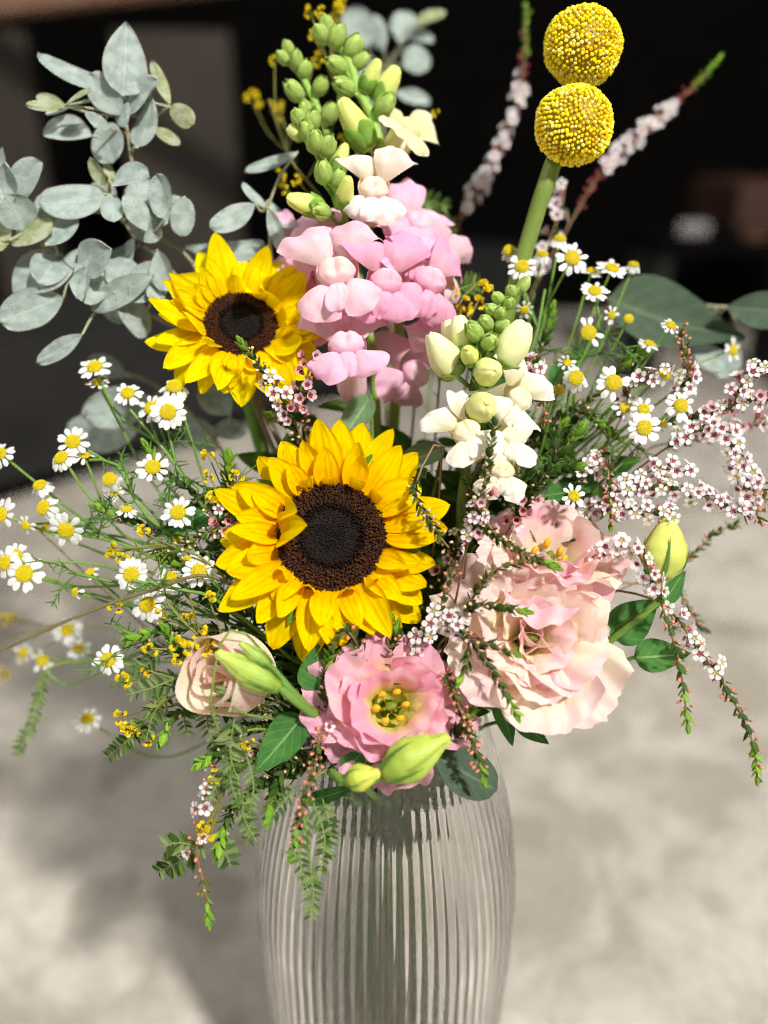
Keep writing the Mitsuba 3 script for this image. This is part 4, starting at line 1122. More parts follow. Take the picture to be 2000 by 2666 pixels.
def thryptomene(label, pts, leaf=(0.0, 1.0, 24), fl=(0.2, 0.8, 16, 'w'), bud=(0.5, 0.9, 14, 'coral'), size=1.0, tip=True, leaf_mm=6.0, root=True, r_stem=0.0009, stemc=None, twigs=(), name='tiny_flowered_sprig', cat='flower sprig'):
    k = thing(name, label, cat)
    P3 = [P(*q) for q in pts]
    body = spline(P3, 50)
    full = spline(rooted(P3), 60) if root else body
    sc0 = S(120, 84, 62) if stemc is None else stemc
    put(k, 'stem', stem_mesh(full, r_stem * 1.2, r_stem * 0.55, sc0, S(140, 110, 74), 5).ply('mat_stem'))
    runs = [(body, leaf, fl, bud, tip)]
    for tw in twigs:
        q = spline([body[int(tw[0] * 49)]] + [P(*x) for x in tw[1]], 30)
        put(k, 'twig', stem_mesh(q, r_stem * 0.7, r_stem * 0.45, sc0, S(140, 120, 74), 5).ply('mat_stem'))
        runs.append((q, *tw[2:6]))
    bg = G()
    for path, leaf, fl, bud, tip in runs:
        t0, t1, n = leaf
        ang0 = rng.uniform(0, 6)
        for i in range(n):
            t = t0 + (t1 - t0) * (i // 2 * 2 + rng.uniform(0, 0.4)) / max(n, 1)
            p, d, a, b = frame_along(path, t)
            w = ang0 + (i // 2) * 1.57 + (i % 2) * np.pi + rng.normal(0, 0.25)
            o = a * math.cos(w) + b * math.sin(w)
            x = unit(o * 0.9 + d * rng.uniform(0.45, 0.95))
            L = leaf_mm * 1e-3 * rng.uniform(0.75, 1.15)
            col = SLB if (tip and t > 0.86) else (SLR if rng.random() < 0.2 else SL)
            put(k, 'leaf', col[int(rng.integers(len(col)))], frame_x(p, x, d - o * 0.7, L))
        if tip:
            p, d, a, b = frame_along(path, 0.985)
            for i in range(6):
                w = i * 1.05
                o = a * math.cos(w) + b * math.sin(w)
                put(k, 'leaf', SLB[i % 2], frame_x(p, unit(o * 0.45 + d), d - o, leaf_mm * 0.9e-3))
        if fl:
            t0, t1, n, kind = fl
            n = max(3, int(n * 0.72))
            pool = {'w': TW, 'p': TP, 'm': TW + TP}[kind]
            for i in range(n):
                t = t0 + (t1 - t0) * (i + rng.random()) / n
                p, d, a, b = frame_along(path, t)
                w = i * 2.4 + rng.normal(0, 0.3)
                o = unit(a * math.cos(w) + b * math.sin(w) - F * 0.55 + d * rng.uniform(0, 0.5))
                s = 0.0033 * size * rng.uniform(0.8, 1.15)
                put(k, 'flower', pool[int(rng.integers(len(pool)))], frame(p + o * rng.uniform(0.0032, 0.0058) * size, unit(o - F * 0.5), rng.uniform(0, 6), s))
        if bud:
            t0, t1, n, col = bud
            for i in range(n):
                t = t0 + (t1 - t0) * (i + rng.random()) / n
                p, d, a, b = frame_along(path, t)
                w = i * 2.4 + rng.normal(0, 0.4)
                o = unit(a * math.cos(w) + b * math.sin(w) + d * 0.4)
                v, f, c = tiny_bud(BUDC[col] * rng.uniform(0.8, 1.1))
                bg.add(v, f, np.where(v[:, 2:] < -0.5, S(110, 90, 50), c), None, frame(p + o * rng.uniform(0.002, 0.004), o, 0, 0.0019 * size * rng.uniform(0.7, 1.1), up=[0.3, 0.2, 0.9]))
    if bg.n:
        put(k, 'bud_cluster', bg.ply('mat_stem'), kind='stuff')
    return k


tf = thryptomene
tf('tiny flowered sprig with a bright green tip, lying over the disc of the lemon sunflower', [(800, 1190, .43), (745, 1060, .412), (690, 970, .408), (628, 890, .405)], (0.3, 1, 34), (0.3, 0.72, 20, 'm'), (0.6, 0.95, 14, 'cream'))
tf('short sprig of dusky pink bells under the pink snapdragon', [(800, 1150, .43), (790, 1050, .415), (800, 980, .41), (815, 920, .41)], (0.1, .6, 12), (0.35, 1.0, 20, 'p'), (0.1, 0.5, 8, 'pink'), tip=False)
tf('leafy sprig trailing over the right petals of the large sunflower', [(1150, 1180, .41), (1080, 1270, .386), (1120, 1360, .380), (1168, 1425, .380)], (0.2, 0.9, 34), None, (0.45, 1.0, 20, 'cream'), tip=False)
tf('leafy sprig crossing the white snapdragon and the blush lisianthus, ending in a green tip', [(1225, 1345, .40), (1290, 1395, .376), (1370, 1445, .37), (1446, 1476, .368)], (0.05, 1, 46), (0.05, 0.3, 8, 'm'), (0.3, 0.85, 18, 'cream'))
tf('leafy sprig hanging in front of the white snapdragon flowers', [(1215, 1430, .40), (1255, 1290, .375), (1275, 1180, .37), (1292, 1090, .37)], (0.1, 1, 40), (0.1, 0.45, 12, 'm'), (0.2, 0.8, 22, 'cream'), tip=False)
tf('leafy sprig with dark leaves across the middle of the peach lisianthus pair', [(1180, 1640, .40), (1235, 1580, .372), (1300, 1580, .366), (1368, 1592, .364)], (0.0, 1, 40), (0, 0.3, 6, 'w'), (0.2, 0.7, 10, 'cream'),
   twigs=[(0.12, [(1270, 1500, .372), (1330, 1470, .37), (1400, 1462, .37)], (0, 1, 26), None, (0, .8, 14, 'cream'), False)])
tf('reddish stemmed leafy sprig over the lower peach lisianthus, its tip hanging down', [(1150, 1600, .395), (1225, 1665, .366), (1285, 1750, .358), (1320, 1810, .356), (1345, 1862, .356)], (0.1, 1, 44), (0, 0.25, 10, 'w'), (0.0, 0.5, 12, 'cream'), stemc=S(150, 70, 70),
   twigs=[(0.35, [(1290, 1685, .355), (1338, 1702, .352)], (0.2, 1, 12), None, None, True), (0.35, [(1215, 1735, .36), (1200, 1768, .358)], (0.2, 1, 12), None, None, True)])
tf('tiny white flowered sprig between the large sunflower and the peach lisianthus', [(1050, 1720, .41), (1110, 1640, .386), (1150, 1570, .38), (1190, 1460, .385)], (0, 1, 30), (0.1, 0.6, 16, 'w'), (0.4, 1.0, 20, 'coral'), tip=False)
tf('dark leafy sprig with bright tips above the blush lisianthus', [(1330, 1370, .42), (1400, 1260, .395), (1460, 1180, .39), (1512, 1115, .39)], (0.1, 1, 52), (0.0, 0.35, 14, 'm'), (0.1, 0.6, 12, 'cream'), leaf_mm=7.5,
   twigs=[(0.55, [(1460, 1225, .385), (1500, 1215, .382)], (0.1, 1, 16), None, None, True), (0.7, [(1450, 1130, .392), (1462, 1110, .39)], (0.1, 1, 14), None, None, True)])
tf('coral budded sprig hanging beside the white snapdragon, white flowers on top', [(1330, 1200, .45), (1380, 960, .425), (1410, 1010, .42), (1418, 1110, .42)], (0.3, .5, 6), (0.42, 0.72, 22, 'w'), (0.3, 1.0, 44, 'coral'), tip=False)
tf('sprig of white open flowers and crimson buds right of the face on daisies', [(1560, 1180, .45), (1640, 1010, .428), (1690, 980, .418), (1740, 940, .415)], (0.3, 1, 14), (0.45, 1.0, 14, 'w'), (0.3, 0.8, 20, 'red'), tip=False)
tf('upright coral and white sprig below the dull eucalyptus leaves on the right', [(1700, 1120, .44), (1785, 1000, .422), (1782, 920, .42), (1772, 850, .42)], (0.3, 1, 14), (0.3, 0.62, 16, 'w'), (0.55, 1.0, 30, 'coral'), tip=False)
tf('long horizontal sprig reaching the right edge, with crimson buds', [(1500, 1230, .45), (1680, 1120, .435), (1860, 1070, .42), (2030, 1020, .41)], (0.3, 1, 34), (0.65, 1.0, 26, 'm'), (0.6, 1.0, 26, 'red'), tip=False,
   twigs=[(0.8, [(1940, 990, .41), (2010, 940, .41)], (0.2, 1, 10), (0.2, 1, 16, 'w'), (0, .8, 12, 'red'), False)])
tf('pink flowered sprig cut by the right edge below the horizontal one', [(1620, 1220, .47), (1800, 1150, .46), (1920, 1110, .455), (2030, 1090, .45)], (0.3, 1, 16), (0.5, 1.0, 22, 'm'), (0.4, 0.9, 16, 'pink'), tip=False)
tf('thick white flowered sprig bending down along the right edge', [(1540, 1330, .45), (1760, 1150, .42), (1880, 1120, .40), (1925, 1230, .395), (1985, 1370, .395)], (0.4, 1, 30), (0.42, 0.95, 48, 'w'), (0.45, 1.0, 40, 'coral'), tip=False,
   twigs=[(0.72, [(1960, 1240, .392), (2020, 1310, .39)], (0, 1, 14), (0, .7, 14, 'w'), (0.2, 1, 18, 'coral'), False)])
tf('dense spray of tiny white flowers above the round yellow green bud', [(1460, 1420, .45), (1580, 1300, .425), (1700, 1270, .412), (1830, 1290, .405), (1960, 1350, .40)], (0.2, 1, 36), (0.2, 0.95, 56, 'w'), (0.2, 1.0, 30, 'pink'), tip=False,
   twigs=[(0.3, [(1660, 1330, .41), (1760, 1340, .408)], (0, 1, 14), (0, 1, 24, 'w'), (0, 1, 10, 'red'), False), (0.4, [(1720, 1215, .414), (1800, 1230, .41)], (0, 1, 12), (0, 1, 20, 'w'), (0, 1, 10, 'pink'), False)])
tf('coral budded sprig hanging between the daisies and the blush lisianthus', [(1420, 1400, .45), (1560, 1190, .425), (1585, 1240, .418), (1590, 1370, .418)], (0.6, 1, 12), (0.4, 0.6, 14, 'w'), (0.45, 1.0, 40, 'coral'))
tf('sprig with white flowers drooping down past the round yellow green bud', [(1440, 1520, .44), (1620, 1420, .40), (1690, 1500, .392), (1745, 1640, .39), (1775, 1760, .392), (1792, 1900, .395)], (0.45, 1, 40), (0.2, 0.55, 34, 'w'), (0.3, 0.95, 30, 'coral'))
tf('longest drooping sprig at the lower right, its green tip lowest of all on that side', [(1480, 1560, .44), (1700, 1560, .415), (1820, 1690, .402), (1895, 1800, .40), (1960, 1930, .402), (1972, 2035, .405)], (0.4, 1, 50), (0.35, 0.6, 18, 'w'), (0.4, 0.95, 30, 'coral'))
tf('thin blurred sprig behind the drooping ones on the right', [(1500, 1540, .46), (1740, 1530, .46), (1790, 1580, .46), (1840, 1650, .465)], (0.4, 1, 20), None, (0.4, 1, 16, 'coral'), tip=False)
tf('thin brown sprig curving up behind the round yellow green bud', [(1560, 1560, .46), (1780, 1460, .46), (1860, 1390, .46), (1930, 1360, .46)], (0.4, 1, 24), None, (0.4, 1, 12, 'coral'), tip=False)
tf('coral budded sprig hanging down right of the pink lisianthus', [(1130, 1780, .41), (1165, 1760, .38), (1195, 1840, .372), (1235, 1940, .37), (1260, 2030, .37)], (0.3, 1, 30), None, (0.1, 0.95, 60, 'coral'))
tf('coral budded sprig hanging over the left shoulder of the vase', [(900, 1960, .42), (840, 1900, .375), (820, 2000, .366), (780, 2130, .364), (757, 2230, .366)], (0.5, 1, 24), (0.15, 0.4, 12, 'w'), (0.4, 0.95, 40, 'coral'))
tf('white flowered sprig hanging lowest on the left, ending in a green tip', [(880, 1960, .43), (600, 1960, .39), (535, 2080, .38), (512, 2210, .38), (535, 2320, .382), (545, 2410, .385)], (0.85, 1, 12), (0.2, 0.75, 24, 'w'), (0.3, 0.9, 28, 'coral'))
tf('dusky sprig tucked behind the left petals of the large sunflower', [(740, 1500, .43), (620, 1380, .415), (540, 1390, .405), (440, 1440, .40)], (0.2, 1, 34), (0.15, 0.65, 28, 'm'), (0.3, 1.0, 26, 'cream'), tip=False,
   twigs=[(0.3, [(600, 1330, .41), (530, 1320, .41)], (0, 1, 14), (0, 1, 18, 'm'), (0, 1, 10, 'cream'), False)])
tf('leafy sprig in the dark gap above the large sunflower', [(860, 1350, .45), (780, 1170, .43), (765, 1120, .425), (700, 1080, .425)], (0.2, 1, 50), None, (0.2, 0.9, 24, 'cream'))
tf('leafy sprig crossing the lowest petals of the large sunflower', [(960, 1760, .41), (930, 1680, .378), (900, 1640, .37), (860, 1690, .37)], (0.2, 1, 26), None, (0.1, 0.8, 12, 'coral'), tip=False)
tf('leafy sprig with bright tips between the large sunflower and the pink lisianthus', [(1000, 1800, .42), (1010, 1700, .395), (1030, 1660, .39), (1020, 1615, .388)], (0.2, 1, 36), None, (0.3, 0.9, 10, 'coral'), leaf_mm=7)
tf('dark sprig in the shade between the large sunflower and the white snapdragon', [(1120, 1560, .44), (1190, 1420, .42), (1230, 1310, .415), (1210, 1240, .415)], (0, 1, 56), (0.2, 0.6, 10, 'm'), (0.1, 0.9, 34, 'cream'), tip=False)
# blurred flowering spikes at the upper right
tf('upright flowering spike left of the drumsticks, white with crimson at the foot', [(1120, 1000, .53), (1180, 620, .535), (1270, 450, .54), (1335, 300, .54), (1366, 160, .54), (1370, 5, .54)], (0.86, 1, 20), (0.44, 0.82, 44, 'w'), (0.34, 0.93, 70, 'red'), 1.0, True, 6, twigs=[])
tf('slanting flowering spike right of the drumsticks, its green tip pointing up right', [(1330, 900, .53), (1480, 590, .53), (1590, 420, .535), (1700, 320, .535), (1790, 240, .54), (1880, 145, .54)], (0.88, 1, 20), (0.54, 0.82, 38, 'w'), (0.40, 0.92, 70, 'red'), 1.0)
tf('small white sprig behind the drumstick stems', [(1300, 900, .50), (1420, 650, .50), (1462, 540, .50), (1470, 480, .50)], (0.5, 1, 6), (0.45, 1.0, 15, 'w'), None, 1.2, False)

# ---------------------------------------------------------------- yellow bead flowers and ferny trailing foliage


def yellow_knot(seed):
    g, r = G(), np.random.default_rng(seed)
    for i in range(5):
        q = unit(r.normal(0, 1, 3)) * 0.55
        for j in range(4):
            v, f, uv, t, s = sheet(0.5, 0.3, pr_round, 4, 4, a0=0.5, bend=0.9, cup=0.5)
            g.add(v, f, S(255, 236, 50) * (0.85, 0.93, 1.0)[j % 3], uv, frame(q, q + r.normal(0, .2, 3), 0, 1.0, up=[.2, .3, .9]) @ rotz(j * 1.57))
        v, f = ellipsoid(0.13, 0.13, 0.13, 4, 6)
        g.add(v, f, S(150, 90, 20), None, tr(*q))
    return g.ply('mat_petal')


YK = [yellow_knot(i) for i in range(3)]


def leaflet(c, seed):
    v, f, uv, t, s = sheet(1.0, 0.15, pr_oval, 5, 4, a0=0.05, bend=0.25, cup=0.3, seed=seed)
    return G().add(v, f, c * vnoise(v, 4, 0.85, 1.1), uv).ply('mat_leaf')


LT = [leaflet(S(92, 120, 58), 0), leaflet(S(68, 94, 46), 1), leaflet(S(128, 150, 92), 2)]


def yellow_sprig(label, pts, knots, r=9):
    k = thing('yellow_sprig', label, 'yellow flower sprig')
    P3 = [P(*q) for q in pts]
    path = spline(rooted(P3), 60)
    put(k, 'stem', stem_mesh(path, 0.0011, 0.0006, S(92, 98, 44), S(130, 130, 60), 5).ply('mat_stem'))
    for i, (x, y, d, *o) in enumerate(knots):
        c = P(x, y, d)
        fl = put(k, 'flower', YK[i % 3], frame(c, toV(rng.uniform(-.5, .5), rng.uniform(-.3, .6)), rng.uniform(0, 6), pxm((1.3 if d < 0.46 else 0.95) * (o[0] if o else 20), d)))
        j = int(np.clip(np.argmin(np.linalg.norm(path - c, axis=1)) - 4, 0, 59))
        put(fl, 'stalk', stem_mesh(spline([path[j], (path[j] + c) / 2 + rng.normal(0, .002, 3), c], 8), 0.0005, 0.0004, S(96, 100, 46), S(140, 140, 60), 4).ply('mat_stem'))
    for i in range(10):
        p, d, a, b = frame_along(path, rng.uniform(0.55, 0.98))
        o = unit(a * rng.normal() + b * rng.normal())
        put(k, 'leaf', LT[i % 3], frame_x(p, unit(o + d * 0.6), d - o, rng.uniform(0.006, 0.012)))


ys = yellow_sprig
ys('yellow beaded sprig among the chamomile left of the large sunflower', [(740, 1700, .43), (560, 1480, .405), (430, 1420, .40), (300, 1440, .40)], [(376, 1388, .398), (280, 1425, .392), (290, 1438, .392, 16), (310, 1455, .40, 18), (320, 1458, .40), (298, 1582, .395)])
ys('yellow beaded sprig above the half closed peach lisianthus', [(760, 1780, .42), (560, 1680, .39), (480, 1620, .385), (430, 1560, .39)], [(543, 1560, .39), (515, 1640, .382, 24), (465, 1680, .382, 22), (492, 1688, .38, 22), (535, 1682, .372, 24), (392, 1688, .388), (458, 1722, .385, 16), (408, 1606, .40), (490, 1600, .41), (478, 1502, .415)])
ys('yellow beaded sprig at the upper left rim of the large sunflower', [(800, 1500, .45), (640, 1400, .42), (600, 1280, .41), (560, 1190, .41)], [(563, 1302, .408, 24), (545, 1240, .41, 18), (540, 1178, .415, 18), (615, 1240, .412, 20), (590, 1216, .414, 16)])
ys('yellow beaded sprig hanging low on the left over the pale floor', [(820, 1880, .43), (540, 1800, .40), (420, 1830, .40), (350, 1900, .41)], [(325, 1765, .40, 22), (318, 1778, .40, 18), (328, 1898, .41, 22), (342, 1904, .41), (382, 1922, .41, 18), (312, 1870, .415), (385, 1746, .395, 16), (408, 1848, .405, 18)])
ys('yellow beaded sprig hanging beside the left shoulder of the vase', [(860, 1940, .42), (640, 1980, .385), (570, 2060, .38), (545, 2150, .38)], [(562, 2025, .378, 20), (562, 2040, .378, 16), (540, 2145, .375, 22), (552, 2165, .375, 22), (530, 2158, .378, 18), (645, 1935, .38, 16), (706, 2105, .385, 18), (590, 1975, .39, 16), (628, 1945, .385, 14)])
ys('yellow beaded sprig right of the pink snapdragon', [(1120, 1250, .47), (1150, 950, .45), (1190, 800, .445), (1240, 740, .445)], [(1258, 756, .44, 24), (1203, 800, .438, 26), (1240, 792, .44, 22), (1146, 828, .44, 24), (1168, 742, .452, 22), (1180, 760, .45, 16)])
ys('yellow beaded sprig behind the snapdragon spikes', [(960, 900, .51), (860, 560, .49), (760, 420, .48), (700, 260, .50)], [(775, 470, .475, 20), (726, 460, .48, 22), (740, 490, .478, 18), (888, 366, .47, 20), (723, 262, .55, 24), (726, 295, .55, 24), (658, 258, .58, 30), (715, 160, .50, 18), (820, 152, .49, 26), (890, 205, .48, 14)])
ys('yellow beaded sprig behind the tip of the tallest snapdragon spike', [(1000, 900, .52), (930, 400, .50), (850, 160, .485), (830, 20, .48)], [(808, 30, .475, 20), (838, 34, .47, 22), (842, 42, .47, 18), (878, 28, .50, 26), (874, 40, .50, 18), (808, 88, .475, 18), (898, 0, .51, 20), (1130, 290, .475, 16)])
ys('blurred yellow flowers at the left edge over the floor', [(700, 1800, .45), (300, 1640, .52), (120, 1640, .54), (20, 1660, .56)], [(70, 1712, .54, 26), (10, 1755, .57, 28), (10, 1612, .55, 22), (30, 1615, .55, 20), (105, 1384, .45, 20)])


def ferny(label, pts, fronds, seed=0, mm=6, name='ferny_trail', cat='trailing foliage'):
    """a trailing stem with feathered leaves: each frond a midrib with paired leaflets"""
    k = thing(name, label, cat)
    P3 = [P(*q) for q in pts]
    path = spline(rooted(P3), 60)
    put(k, 'stem', stem_mesh(path, 0.0011, 0.0006, S(92, 112, 50), S(120, 150, 66), 5).ply('mat_stem'))
    for fr in fronds:
        q = spline([P(*x) for x in fr], 24)
        fk = put(k, 'frond', stem_mesh(q, 0.0006, 0.0003, S(108, 134, 60), S(130, 160, 72), 4).ply('mat_stem'))
        n = int(np.clip(np.linalg.norm(np.diff(q, axis=0), axis=1).sum() / 0.0030, 5, 16))
        for i in range(n):
            p, d, a, b = frame_along(q, 0.12 + 0.86 * i / n)
            side = unit(np.cross(d, -F))
            for sg in (-1, 1):
                x = unit(side * sg + d * 0.55 + rng.normal(0, 0.12, 3))
                put(fk, 'leaflet', LT[int(rng.integers(3))], frame_x(p, x, -F + U * 0.4 + rng.normal(0, 0.25, 3), mm * 1e-3 * rng.uniform(0.8, 1.1) * (1 - 0.4 * (i / n) ** 2)))


ferny('feathered green trail hanging in front of the left side of the vase', [(880, 1980, .41), (790, 2060, .375), (800, 2180, .37), (815, 2300, .37)],
      [[(800, 2120, .372), (780, 2220, .366), (800, 2320, .366)], [(815, 2090, .374), (845, 2180, .368), (830, 2290, .368)], [(840, 2080, .38), (860, 2170, .375), (850, 2250, .372)], [(805, 2260, .369), (815, 2330, .37), (805, 2400, .372)], [(770, 2050, .376), (720, 2110, .374), (690, 2150, .376)]], 1)
ferny('feathered green trail left of the hanging pointed leaf', [(860, 1930, .42), (650, 1900, .38), (620, 2020, .37), (640, 2150, .372)],
      [[(620, 1930, .375), (600, 2020, .37), (625, 2110, .37)], [(632, 2060, .37), (636, 2130, .368), (668, 2190, .37)], [(640, 1960, .372), (660, 2040, .368), (650, 2120, .368)], [(600, 1990, .374), (560, 2050, .372), (545, 2090, .374)], [(640, 2110, .371), (655, 2150, .37), (640, 2200, .372)]], 2)
ferny('pale feathered leaf tips poking out left beside the low white flowered sprig', [(860, 1960, .43), (640, 2080, .395), (560, 2180, .385), (500, 2205, .385)],
      [[(505, 2200, .385), (460, 2195, .384), (422, 2205, .384)], [(560, 2190, .386), (590, 2230, .386), (602, 2262, .386)], [(540, 2190, .388), (470, 2240, .40), (405, 2275, .42)]], 3, 9)
ferny('fine dark green trail below the yellow beads on the left', [(820, 1840, .43), (560, 1790, .405), (440, 1790, .40), (380, 1870, .40)],
      [[(470, 1760, .40), (400, 1790, .398), (330, 1810, .40)], [(440, 1800, .40), (400, 1860, .40), (380, 1930, .405)], [(500, 1790, .402), (480, 1860, .40), (490, 1920, .402)], [(420, 1700, .40), (370, 1740, .40), (345, 1760, .402)], [(540, 1800, .40), (540, 1880, .395), (560, 1950, .395)], [(380, 1870, .402), (330, 1930, .42), (275, 1975, .44)]], 4, 7)
ferny('thin green trail hanging at the far left edge', [(740, 1740, .44), (300, 1720, .47), (125, 1740, .47), (90, 1830, .47), (45, 1960, .475)], [[(120, 1750, .47), (100, 1830, .47), (80, 1900, .47)], [(90, 1880, .47), (60, 1930, .472), (42, 1975, .475)]], 5, 6)
ferny('feathered leaf behind the pink snapdragon on the right', [(1100, 1200, .50), (1130, 800, .50), (1110, 620, .50), (1060, 540, .50)],
      [[(1060, 530, .50), (1120, 525, .498), (1175, 540, .498)], [(1080, 570, .50), (1130, 570, .50), (1180, 590, .50)], [(1110, 620, .50), (1160, 610, .50), (1190, 630, .50)], [(1180, 760, .46), (1230, 740, .46), (1260, 730, .46)]], 6, 9)
ferny('bare leafless tendrils with tiny buds in front of the half closed peach lisianthus', [(800, 1830, .41), (640, 1650, .362), (585, 1660, .355), (560, 1740, .352), (548, 1830, .355)], [[(548, 1830, .355), (560, 1880, .36), (575, 1910, .365)]], 7, 3)
ferny('leafy tendril hanging under the half closed peach lisianthus', [(820, 1880, .42), (640, 1860, .37), (605, 1830, .362), (595, 1790, .36)], [[(605, 1830, .362), (595, 1800, .36), (590, 1785, .36)], [(610, 1870, .364), (600, 1960, .366), (615, 2020, .368)]], 8, 8)

k = thing('bare_twig', 'long bare brown twig reaching out to the left edge', 'twig')
scene[k] = stem_mesh(spline(rooted([P(740, 1640, .42), P(560, 1503, .395), P(400, 1535, .385), P(200, 1605, .375), P(-60, 1720, .36)]), 70), 0.0013, 0.0008, S(96, 96, 52), S(110, 100, 66), 7).ply('mat_stem')

# ---------------------------------------------------------------- filler greenery deep inside the bouquet


def filler(label, px, py, d, n, mm, seed):
    k = thing('greenery_sprig', label, 'greenery', 'green filler sprigs deep in the bouquet')
    r = np.random.default_rng(seed)
    c = P(px, py, d)
    path = spline(rooted([c * 0.6 + MOUTH * 0.4 + r.normal(0, .006, 3), c]), 50)
    put(k, 'stem', stem_mesh(path, 0.0014, 0.0007, S(60, 70, 34), S(90, 110, 50), 5).ply('mat_stem'))
    pool = BL
    for i in range(n):
        p, dd, a, b = frame_along(path, r.uniform(0.52, 1.0))
        w = r.uniform(0, 6.28)
        o = unit(a * math.cos(w) + b * math.sin(w))
        put(k, 'leaf', pool[int(r.integers(3))], frame_x(p, unit(o + dd * r.uniform(0, .7)), -F + U * .4 + r.normal(0, .4, 3), mm * 1e-3 * r.uniform(.7, 1.2)))


def bl(c, seed):
    v, f, uv, t, s = sheet(1.0, 0.24, pr_drop, 8, 6, a0=0.1, bend=-0.5, cup=0.25, fold=0.15, seed=seed, ruffle=0.02)
    return G().add(v, f, c * (0.9 + 0.35 * (np.abs(s) < 0.08)), uv).ply('mat_leaf')


BL = [bl(S(60, 92, 44), 0), bl(S(70, 104, 46), 1), bl(S(84, 120, 54), 2)]
FILL = [(700, 1150, .47, 26, 1, 20, 'below the lemon sunflower'), (820, 1080, .475, 22, 1, 22, 'under the pink snapdragon stems'), (960, 1120, .465, 24, 0, 22, 'above the large sunflower, right of its top petal'), (1080, 1050, .475, 24, 1, 22, 'left of the white snapdragon'),
        (1150, 1250, .45, 26, 1, 20, 'between the large sunflower and the white snapdragon'), (1330, 1250, .455, 28, 0, 20, 'above the blush lisianthus'), (1460, 1150, .455, 26, 0, 18, 'below the right hand daisies'), (1560, 1330, .455, 26, 1, 18, 'right of the blush lisianthus'),
        (620, 1500, .45, 26, 1, 18, 'left of the large sunflower, behind the daisies'), (700, 1680, .435, 26, 1, 18, 'above the half closed peach lisianthus'), (900, 1720, .43, 26, 1, 20, 'under the lowest petals of the large sunflower'), (1120, 1720, .425, 26, 1, 20, 'between the pink and the peach lisianthus'),
        (1180, 1550, .435, 24, 1, 18, 'left of the blush lisianthus'), (880, 1900, .415, 24, 1, 18, 'left of the pink lisianthus'), (1180, 1880, .425, 22, 1, 20, 'right of the pink lisianthus, above the vase'), (720, 1880, .41, 24, 0, 14, 'behind the bright green hanging leaf'),
        (640, 1960, .41, 20, 0, 12, 'below the half closed peach lisianthus'), (1550, 1480, .45, 22, 1, 18, 'under the white flower spray on the right'), (560, 1270, .465, 20, 0, 18, 'above the yellow beads left of the large sunflower'), (1240, 850, .485, 22, 0, 18, 'behind the bent tip of the white snapdragon'),
        (1020, 1950, .42, 18, 1, 18, 'under the pink lisianthus, over the mouth of the vase'), (530, 1650, .425, 20, 0, 12, 'left of the half closed peach lisianthus'), (500, 1560, .43, 26, 1, 13, 'under the wide open daisies on the left'), (560, 1860, .42, 26, 1, 13, 'left under the half closed peach lisianthus'),
        (470, 1760, .42, 22, 0, 11, 'among the low yellow beads on the left'), (700, 2010, .405, 26, 1, 13, 'below the bright green hanging leaf'), (800, 2010, .405, 26, 1, 14, 'over the left side of the vase mouth'), (620, 1400, .445, 26, 1, 16, 'at the left petals of the large sunflower'),
        (1330, 1060, .46, 24, 1, 16, 'right of the white snapdragon'), (1240, 1420, .44, 26, 1, 15, 'behind the small leafy sprigs left of the blush lisianthus'), (1650, 1180, .44, 20, 1, 14, 'among the tiny white flowers on the right'), (740, 1240, .46, 26, 1, 18, 'in the dark gap between the two sunflowers'), (1300, 1000, .47, 26, 1, 20, 'behind the white snapdragon buds'), (1420, 1060, .465, 26, 1, 20, 'among the stems of the right hand daisies'), (1530, 1180, .46, 26, 1, 18, 'under the two daisies one above the other'),
        (900, 1000, .475, 26, 1, 20, 'around the foot of the pink snapdragons'), (1020, 1230, .455, 24, 1, 20, 'right above the upper rim of the large sunflower'), (560, 1380, .445, 24, 0, 16, 'beside the broad green leaf on the left'), (1270, 1300, .445, 26, 1, 16, 'under the lowest white snapdragon flower')]
for i, (x, y, d, n, big, mm, where) in enumerate(FILL):
    filler('green filler sprig ' + where, x, y, d, n + 8 * big, mm * (1.35 if big and mm > 15 else 1.0), 900 + i)
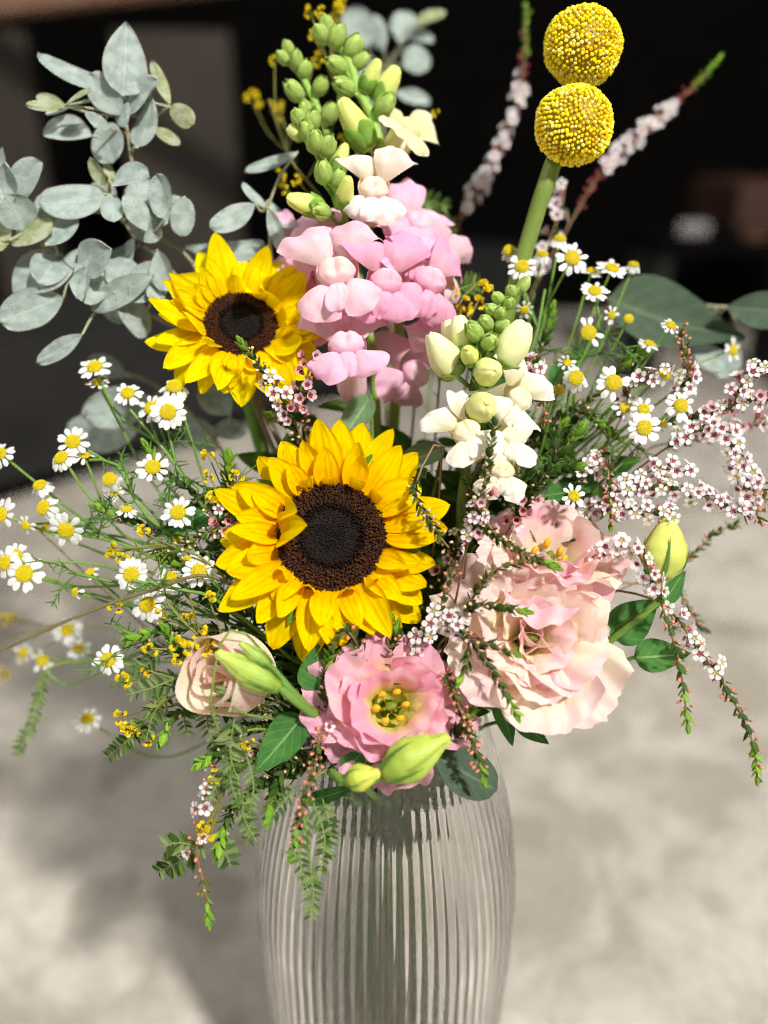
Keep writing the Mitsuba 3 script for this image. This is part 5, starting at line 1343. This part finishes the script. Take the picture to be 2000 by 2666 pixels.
for lab, pts in [('thin leafy sprig left of the half closed peach lisianthus', [(780, 1840, .42), (520, 1740, .40), (470, 1700, .397), (430, 1640, .395)]), ('thin leafy sprig below the half closed peach lisianthus', [(800, 1880, .42), (620, 1900, .385), (560, 1960, .38), (520, 1990, .38)]),
                 ('thin leafy sprig among the topmost daisies on the left', [(700, 1500, .44), (520, 1300, .43), (430, 1230, .428), (380, 1160, .428)]), ('thin leafy sprig under the stacked pair of daisies', [(700, 1560, .44), (450, 1400, .43), (330, 1350, .425), (250, 1320, .425)]),
                 ('thin leafy sprig below the bare twig on the left', [(760, 1720, .43), (560, 1640, .41), (430, 1640, .405), (340, 1660, .405)]), ('thin leafy sprig among the daisies under the drumsticks', [(1240, 1300, .465), (1380, 980, .45), (1420, 880, .448), (1440, 800, .448)]),
                 ('thin leafy sprig among the daisies on the far right', [(1300, 1350, .465), (1520, 1060, .45), (1620, 960, .448), (1680, 900, .448)]), ('thin leafy sprig behind the daisies right of the white snapdragon', [(1260, 1350, .46), (1460, 1080, .445), (1560, 1100, .44), (1600, 1130, .44)]),
                 ('thin leafy sprig left of the lowest yellow beads', [(820, 1860, .43), (560, 1840, .405), (460, 1860, .40), (420, 1930, .40)]), ('thin leafy sprig low beside the white flowered sprig', [(880, 1960, .425), (680, 2040, .39), (600, 2120, .384), (570, 2210, .384)]),
                 ('thin leafy sprig behind the wide open daisies', [(760, 1640, .43), (560, 1560, .415), (480, 1480, .41), (420, 1450, .41)]), ('thin leafy sprig over the left side of the vase mouth', [(900, 1960, .42), (760, 1990, .385), (720, 2060, .378), (700, 2130, .376)]),
                 ('thin leafy sprig at the upper left petals of the large sunflower', [(760, 1400, .44), (640, 1340, .42), (600, 1260, .412), (595, 1190, .412)]), ('thin leafy sprig in the shade left of the pink lisianthus', [(960, 1960, .42), (860, 1850, .392), (850, 1760, .388), (860, 1700, .388)]),
                 ('thin leafy sprig right of the pink lisianthus, over the vase', [(1060, 1980, .42), (1150, 1940, .392), (1200, 1900, .388), (1230, 1850, .388)]), ('thin leafy sprig behind the white snapdragon', [(1150, 1500, .45), (1300, 1180, .435), (1360, 1080, .43), (1370, 1010, .43)])]:
    tf(lab, pts, (0.1, 1, 64), None, (0.2, 0.9, 12, 'cream'), leaf_mm=7.5, name='leafy_sprig', cat='leafy sprig')

for k in range(6):
    LUT[k] = mi.Float([float(d[k // 3][k % 3]) for d in DYES])
    dr.eval(LUT[k])
